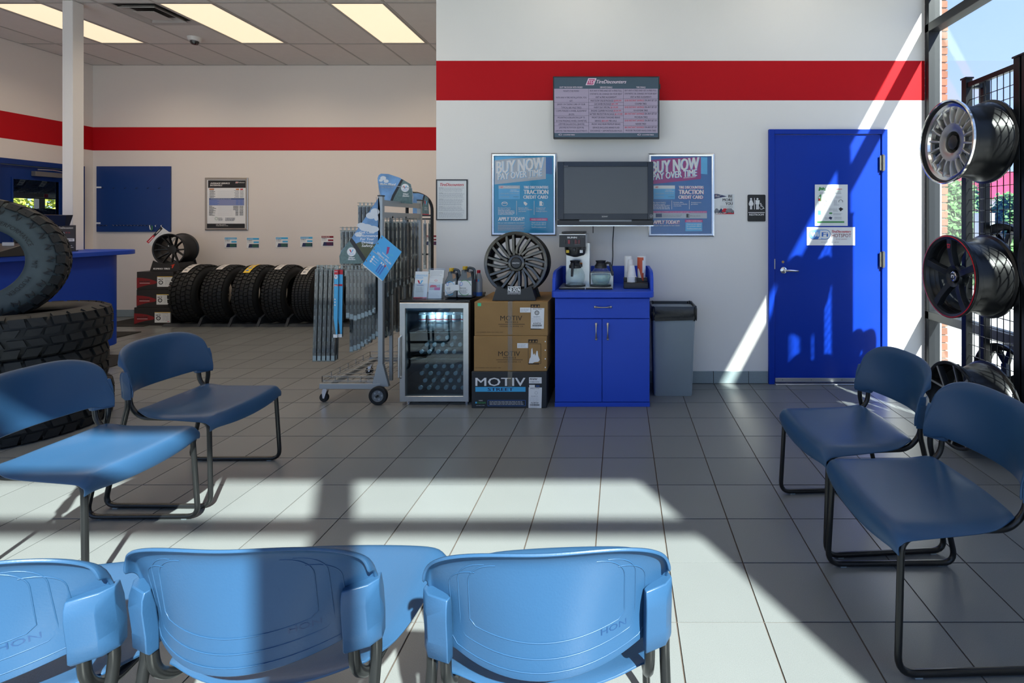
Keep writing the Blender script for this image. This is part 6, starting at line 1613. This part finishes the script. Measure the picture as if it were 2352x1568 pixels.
# front bar: long packs at the left, the blue one in the middle, shorter towards the post
for k in range(5):
    for q in range(2): pack((-2.355+k*.0355+q*.003, 3.868+q*.028, 1.055-q*.004), .735-.01*q-(.0 if k else 0), 'f', 'long clear wiper blade pack at the left end of the lowest bar of the rack', 'long blade packs at the left of the lowest bar', tilt=math.radians(1.6))
vb = [('blue wiper blade pack with a red top, front of the pair', -2.188), ('blue wiper blade pack, right of the one with a red top', -2.160)]
for k, (lb, x) in enumerate(vb): pack((x, 3.842+k*.012, 1.052), .54, 'f', lb, None, True, tilt=math.radians(.9))
p = Print(lambda u, v, l: (-2.188+u-.003, 3.8405-l, 1.052-v)); p.disc(0, .072, .013, .018, M_WHITE); vlogo(p, 0, .070, .008, .9); p.text('ADVANCED', -.012, .028, .012, .036, M_WHITE, .03); p.text('Vision', -.012, .134, .012, .144, M_WHITE, .03)
for k in range(3): p.disc(-.007, .245+k*.022, .005, .006, M_WHITE, 10)
o = p.done('pack_print', None); tag(o, 'round white emblem stickers on the blue blade pack with a red top', 'sticker')
for k in range(9):
    L = (.70, .69, .68, .66, .64, .62, .60, .58, .56)[k]; x = -2.125+k*.0290
    pack((x, 3.905+.03, 1.055), L-.02, 'f', 'clear wiper blade pack in the rear row of the lowest bar', 'blade packs in the rear row of the lowest bar')
    if k < 8: pack((x+.006, 3.872, 1.052), (.40, .41, .42, .41, .40, .39, .38, .36)[k], 'f', 'shorter clear wiper blade pack hanging right of the blue packs on the lowest bar', 'short blade packs right of the blue ones')
for k in range(5): pack((-2.325+k*.034, 4.165, 1.35), .40, 'f', 'clear wiper blade pack on the middle bar, left of the triangular board', 'blade packs on the middle bar')
for k in range(5): pack((-2.31+k*.034, 4.415, 1.565), .40, 'f', 'clear wiper blade pack on the topmost bar of the rack', 'blade packs on the topmost bar')
for k in range(9): pack((PX+.03, 3.935+k*.072, 1.425), .60-.010*k+rng.uniform(-.02, .02), 's', 'clear wiper blade pack in the upper row on the right side of the rack', 'blade packs on the right side, upper row')
for k in range(9): pack((PX+.012, 3.945+k*.072, .925), .42+.01*k+rng.uniform(-.04, .04), 's', 'clear wiper blade pack in the lower row on the right side of the rack', 'blade packs on the right side, lower row')
for k in range(10): pack((-2.10+k*.026, 4.165, .93), .40-.0*k, 'f', 'clear wiper blade pack in the shadowed lower middle row of the rack', 'blade packs in the lower middle row')
obj('hook_bar', MB().cyl((-2.2, 4.165, .935), (PX, 4.165, .935), .004, 6), M_WIRE, t)
# boards
M_SKY1 = mat('photo_sky', (.14, .30, .56), .4, var=.75, nscale=9); M_CLD = mat('photo_cloud', (.62, .66, .72), .5); M_WET = mat('photo_wet_glass', (.10, .17, .17), .4, var=.5, nscale=60); M_LAND = mat('photo_field', (.07, .08, .035), .5, var=.5, nscale=14)
def board(name, lb, pts, Y, th=.004, cat='sign'):
    t = thing(name, lb, cat, (wx(sum(a for a, b in pts)/len(pts), Y), Y, wz(max(b for a, b in pts), Y)))
    obj('panel', MB().prism([(wx(a, Y), wz(b, Y)) for a, b in pts], Y, Y+th), M_SKY1, t); return t, Print(wallfn(Y-.0003))
YT = 3.862
def c6(u, v): return (720+u*.1722, 390+v*.1722)
def cp(L): return [c6(u, v) for u, v in L]
def emblem(p, cx, cy, r, word=True):
    p.disc(cx, cy, r*1.08, r*1.08, M_LGREY, 28); p.disc(cx, cy, r, r, M_WHITE, 28); vlogo(p, cx, cy-r*.15, r*.5, .75)
    if word: p.text('Valvoline', cx-r*.62, cy+r*.42, cx+r*.62, cy+r*.62, M_WIFI, .03)
t, p = board('display_board', 'triangular sky photo board about clear performance on the blade rack', cp([(872, 365), (886, 500), (890, 1000), (885, 1250), (360, 1250), (345, 1150), (370, 1085), (510, 905)]), YT)
p.poly(cp([(480, 945), (690, 1250), (352, 1250), (345, 1150), (372, 1088)]), M_WET)
p.poly(cp([(560, 985), (620, 960), (700, 975), (760, 990), (885, 985), (888, 1250), (740, 1250)]), M_LAND)
p.poly(cp([(480, 945), (508, 905), (545, 950), (745, 1250), (680, 1250)]), M_INK)
for (a, b, r1, r2) in ((820, 560, 60, 48), (770, 610, 70, 45), (850, 640, 40, 40), (700, 770, 90, 50), (640, 740, 60, 36), (790, 790, 85, 45), (600, 860, 50, 30)): 
    q = c6(a, b); p.disc(q[0], q[1], r1*.1722, r2*.1722, M_CLD, 14) if a+r1 < 885 else p.disc(q[0]-2, q[1], (880-a)*.1722, r2*.1722, M_CLD, 14)
for s_, a, b, v in (('Get Clear', 612, 825, 832), ('Performance', 575, 862, 877), ('For Your', 625, 812, 922), ('Driving', 643, 800, 966), ('Safety.', 643, 802, 1010)):
    q0 = c6(a, v-16); q1 = c6(b, v+16); p.text(s_, q0[0], q0[1], q1[0], q1[1], M_WHITE, .03, .15)
q = c6(508, 1092); emblem(p, q[0], q[1], 9.8)
for s_, a, b, v in (('Wiper', 468, 555, 1168), ('Blades', 462, 560, 1192)): q0 = c6(a, v-12); q1 = c6(b, v+10); p.text(s_, q0[0], q0[1], q1[0], q1[1], M_WHITE, .04, .15)
p.done('printed_artwork', t)
# booklet, hanging by a cord in front of the post
YBk = 3.83
bp_ = cp([(912, 870), (1176, 1092), (925, 1480), (660, 1255)])
t = thing('hanging_booklet', 'blue wiper blade catalogue hanging askew on the rack', 'booklet', (wx(878, YBk), YBk, wz(590, YBk)))
obj('cover', MB().prism([(wx(a, YBk), wz(b, YBk)) for a, b in bp_], YBk, YBk+.002), mat('booklet_blue', (.05, .38, .78), .35), t)
obj('pages', MB().prism([(wx(a, YBk+.01)-.0, wz(b, YBk+.01)-.004) for a, b in cp([(912, 872), (1170, 1092), (918, 1476), (664, 1262)])], YBk+.0021, YBk+.016), M_PAPER, t)
A0, A1, A3 = Vector(bp_[0]), Vector(bp_[1]), Vector(bp_[3])
def bl(u, v, l):
    q = A0+(A1-A0)*u+(A3-A0)*v; return (wx(q.x, YBk), YBk-l, wz(q.y, YBk))
p = Print(bl)
p.poly([(.42, .16), (.52, .12), (.60, .28), (.56, .36)], M_MAG); p.poly([(.56, .36), (.60, .28), (.78, .22), (.84, .26)], M_CYAN); p.text('Valvoline', .38, .36, .72, .40, M_WHITE, .03)
p.ring(.16, .42, .16, .02, M_SKYB, .7); p.text('Wiper Blade', .22, .44, .92, .50, M_WHITE, .03, .15); p.text('Application Guide', .35, .53, .8, .555, M_WHITE)
for k in range(3): p.disc(.20+.0*k, .64+k*.075, .045, .032, M_WHITE, 14); p.rect(.27, .635+k*.075, .45, .645+k*.075, M_WHITE)
for k in range(3): p.rect(.56+k*.09, .60, .61+k*.09, .93, M_WIFI); p.rect(.56+k*.09, .60, .61+k*.09, .66, M_REDP if k == 2 else M_WHITE)
p.line((.03, .52), (.5, .50), .02, M_LGREY); p.line((.5, .50), (.98, .66), .02, M_LGREY)
for k in range(5): p.disc(.05, .06+k*.20, .03, .022, M_GREY, 10)
p.done('printed_cover', t)
obj('hanging_cord', MB().tube([(wx(864, 3.85), 3.85, wz(452, 3.85)), (wx(869, 3.85), 3.85, wz(500, 3.85)), (wx(874, YBk+.01), YBk+.01, wz(541, YBk))], .0015, 5), M_GREY, t)
# header board on top
YH = 4.20
t, p = board('display_board', 'curved header board about worn blades on top of the grey rack', cp([(890, 330), (860, 180), (855, 110), (870, 70), (900, 50), (1000, 55), (1150, 105), (1295, 190), (1318, 300), (1320, 455), (940, 420)]), YH)
p.poly(cp([(1190, 128), (1295, 190), (1318, 300), (1320, 455), (1040, 430), (1060, 340)]), M_WET); p.poly(cp([(1170, 122), (1200, 132), (1085, 350), (1050, 430), (1020, 425), (1050, 340)]), M_INK)
for a, b, r1 in ((930, 110, 40), (970, 150, 34), (900, 140, 26)): q = c6(a, b); p.disc(q[0], q[1], r1*.1722, r1*.12, M_CLD, 12)
q0, q1 = c6(890, 172), c6(1100, 202); p.text('Blades Worn?', q0[0], q0[1], q1[0], q1[1], M_WHITE, .04, .15, skew=-1)
q0, q1 = c6(900, 222), c6(1068, 240); p.text('Stay On Safe Side', q0[0], q0[1], q1[0], q1[1], M_LGREY, .01, .15)
q = c6(1222, 240); emblem(p, q[0], q[1], 9)
for s_, a, b, v in (('Wiper', 1195, 1272, 322), ('Blades', 1190, 1278, 348)): q0 = c6(a, v-11); q1 = c6(b, v+9); p.text(s_, q0[0], q0[1], q1[0], q1[1], M_WHITE, .04, .15)
p.done('printed_artwork', t)
obj('support_wire', MB().tube([(wx(872, 4.19), 4.19, wz(455, 4.19)), (wx(869, 4.19), 4.19, wz(422, 4.19)), (wx(946, 4.19), 4.19, wz(432, 4.19)), (wx(949, 4.19), 4.19, wz(455, 4.19))], .003, 5), M_WIRE, t)
# second, black rack behind
t = thing('blade_rack', 'black round-topped wiper blade rack behind the grey one', 'rack', (-1.95, 5.4, 0))
YR2 = 5.25
def rx(px): return wx(px, YR2)
def rz_(py): return wz(py, YR2)
loop = fillet([(rx(935), YR2, .05), (rx(935), YR2, rz_(436)), (rx(992.5), YR2, rz_(455)), (rx(992.5), YR2, .05)], [.12, .16], 8)
obj('tube_frame', MB().tube(loop, .016, 10), M_RK, t)
for py in (494, 502, 583): obj('cross_bar', MB().box(rx(935), rx(992), YR2-.01, YR2+.01, rz_(py+2.5), rz_(py-1)), M_RK, t)
obj('foot', MB().box(rx(930), rx(997), YR2-.2, YR2+.2, .0, .05), M_RK, t)
for k in range(4): pack((rx(955)+k*.052, YR2-.03, rz_(508)), .50+.05*(k % 2), 'f', 'clear wiper blade pack on the black rack, seen past the grey post', 'blade packs on the black rack')
t, p = board('display_board', 'dark header board half hidden inside the round-topped black rack', cp([(1325, 590), (1325, 310), (1400, 312), (1480, 335), (1530, 375), (1540, 600)]), YR2-.02)
p.poly(cp([(1480, 335), (1530, 375), (1540, 600), (1415, 598)]), M_WET); p.poly(cp([(1470, 332), (1490, 340), (1430, 598), (1405, 597)]), M_INK); p.poly(cp([(1325, 590), (1540, 600), (1540, 590), (1325, 580)]), M_REDP)
q = c6(1498, 440); vlogo(p, q[0], q[1], 3.5, 1.4); q0, q1 = c6(1395, 395), c6(1450, 412); p.text('orn?', q0[0], q0[1], q1[0], q1[1], M_WHITE, .03, .15)
for s_, v in (('Wiper', 505), ('Blades', 528)): q0 = c6(1480, v-8); q1 = c6(1522, v+8); p.text(s_, q0[0], q0[1], q1[0], q1[1], M_LGREY, .03, .15)
p.done('printed_artwork', t)

# ================================================================== seen through the window
mb = hedge('h', 7.75, 8.7, 12, 13, -.1, 2.25, 900, None, '', '', 9, .2)
mb2 = hedge('h', 9.55, 9.95, 12.3, 12.8, -.1, 2.0, 420, None, '', '', 11, .16)
t2 = thing('outside_tree', 'narrow green tree outside, seen through the rack mesh', 'tree', (9.75, 12.5, -.13))
obj('foliage', mb2, mat('tree_green', (.08, .20, .06), .7, var=.5, nscale=6), t2, recalc=False); obj('trunk', MB().cyl((9.75, 12.5, -.13), (9.75, 12.5, .8), .08, 8), mat('bark', (.12, .08, .05), .9), t2)
tr = thing('outside_tree', 'broad dense green tree outside, between the brick pier and the rack', 'tree', (8.2, 12.5, -.13))
obj('foliage', mb, mat('tree_green', (.08, .20, .06), .7, var=.5, nscale=6), tr, recalc=False); obj('trunk', MB().cyl((8.2, 12.5, -.13), (8.2, 12.5, 1.0), .12, 8), mat('bark', (.12, .08, .05), .9), tr)
t = thing('outside_shop', 'red-roofed brick building across the car park', 'building', (30, 36, -.13))
xa, xb, ya, yb2 = 25.0, 42, 34, 44
obj('wall', MB().box(xa, xb, ya, yb2, -.13, 3.0), mat('far_brick', (.40, .16, .10), .9, var=.2, nscale=3), t)
obj('white_trim', MB().box(xa-.1, xb, ya-.15, ya+.1, 2.45, 3.0), M_WHITE, t)
obj('roof', MB().loft([[(xa-.5, ya-.6, 3.0), (xb, ya-.6, 3.0), (xb, yb2, 3.0), (xa-.5, yb2, 3.0)], [(xa+2.5, ya+3, 5.2), (xb, ya+3, 5.2), (xb, yb2-3, 5.2), (xa+2.5, yb2-3, 5.2)]]), mat('far_red_roof', (.40, .02, .06), .6), t)
for k in range(3): obj('window', MB().box(xa+1.2+k*3, xa+3.2+k*3, ya-.05, ya+.1, .8, 2.2), mat('far_dark_glass', (.03, .06, .14), .15), t)
t = thing('utility_box', 'grey metal box on a pole outside, seen through the rack mesh', 'box', (6.0, 7.9, 0))
obj('pole', MB().cyl((5.72, 7.9, -.03), (5.72, 7.9, 2.5), .03, 10), M_ALU, t); obj('box', MB().box(5.60, 5.84, 7.8, 7.95, 1.12, 1.55), M_ALU, t, bev=.01)
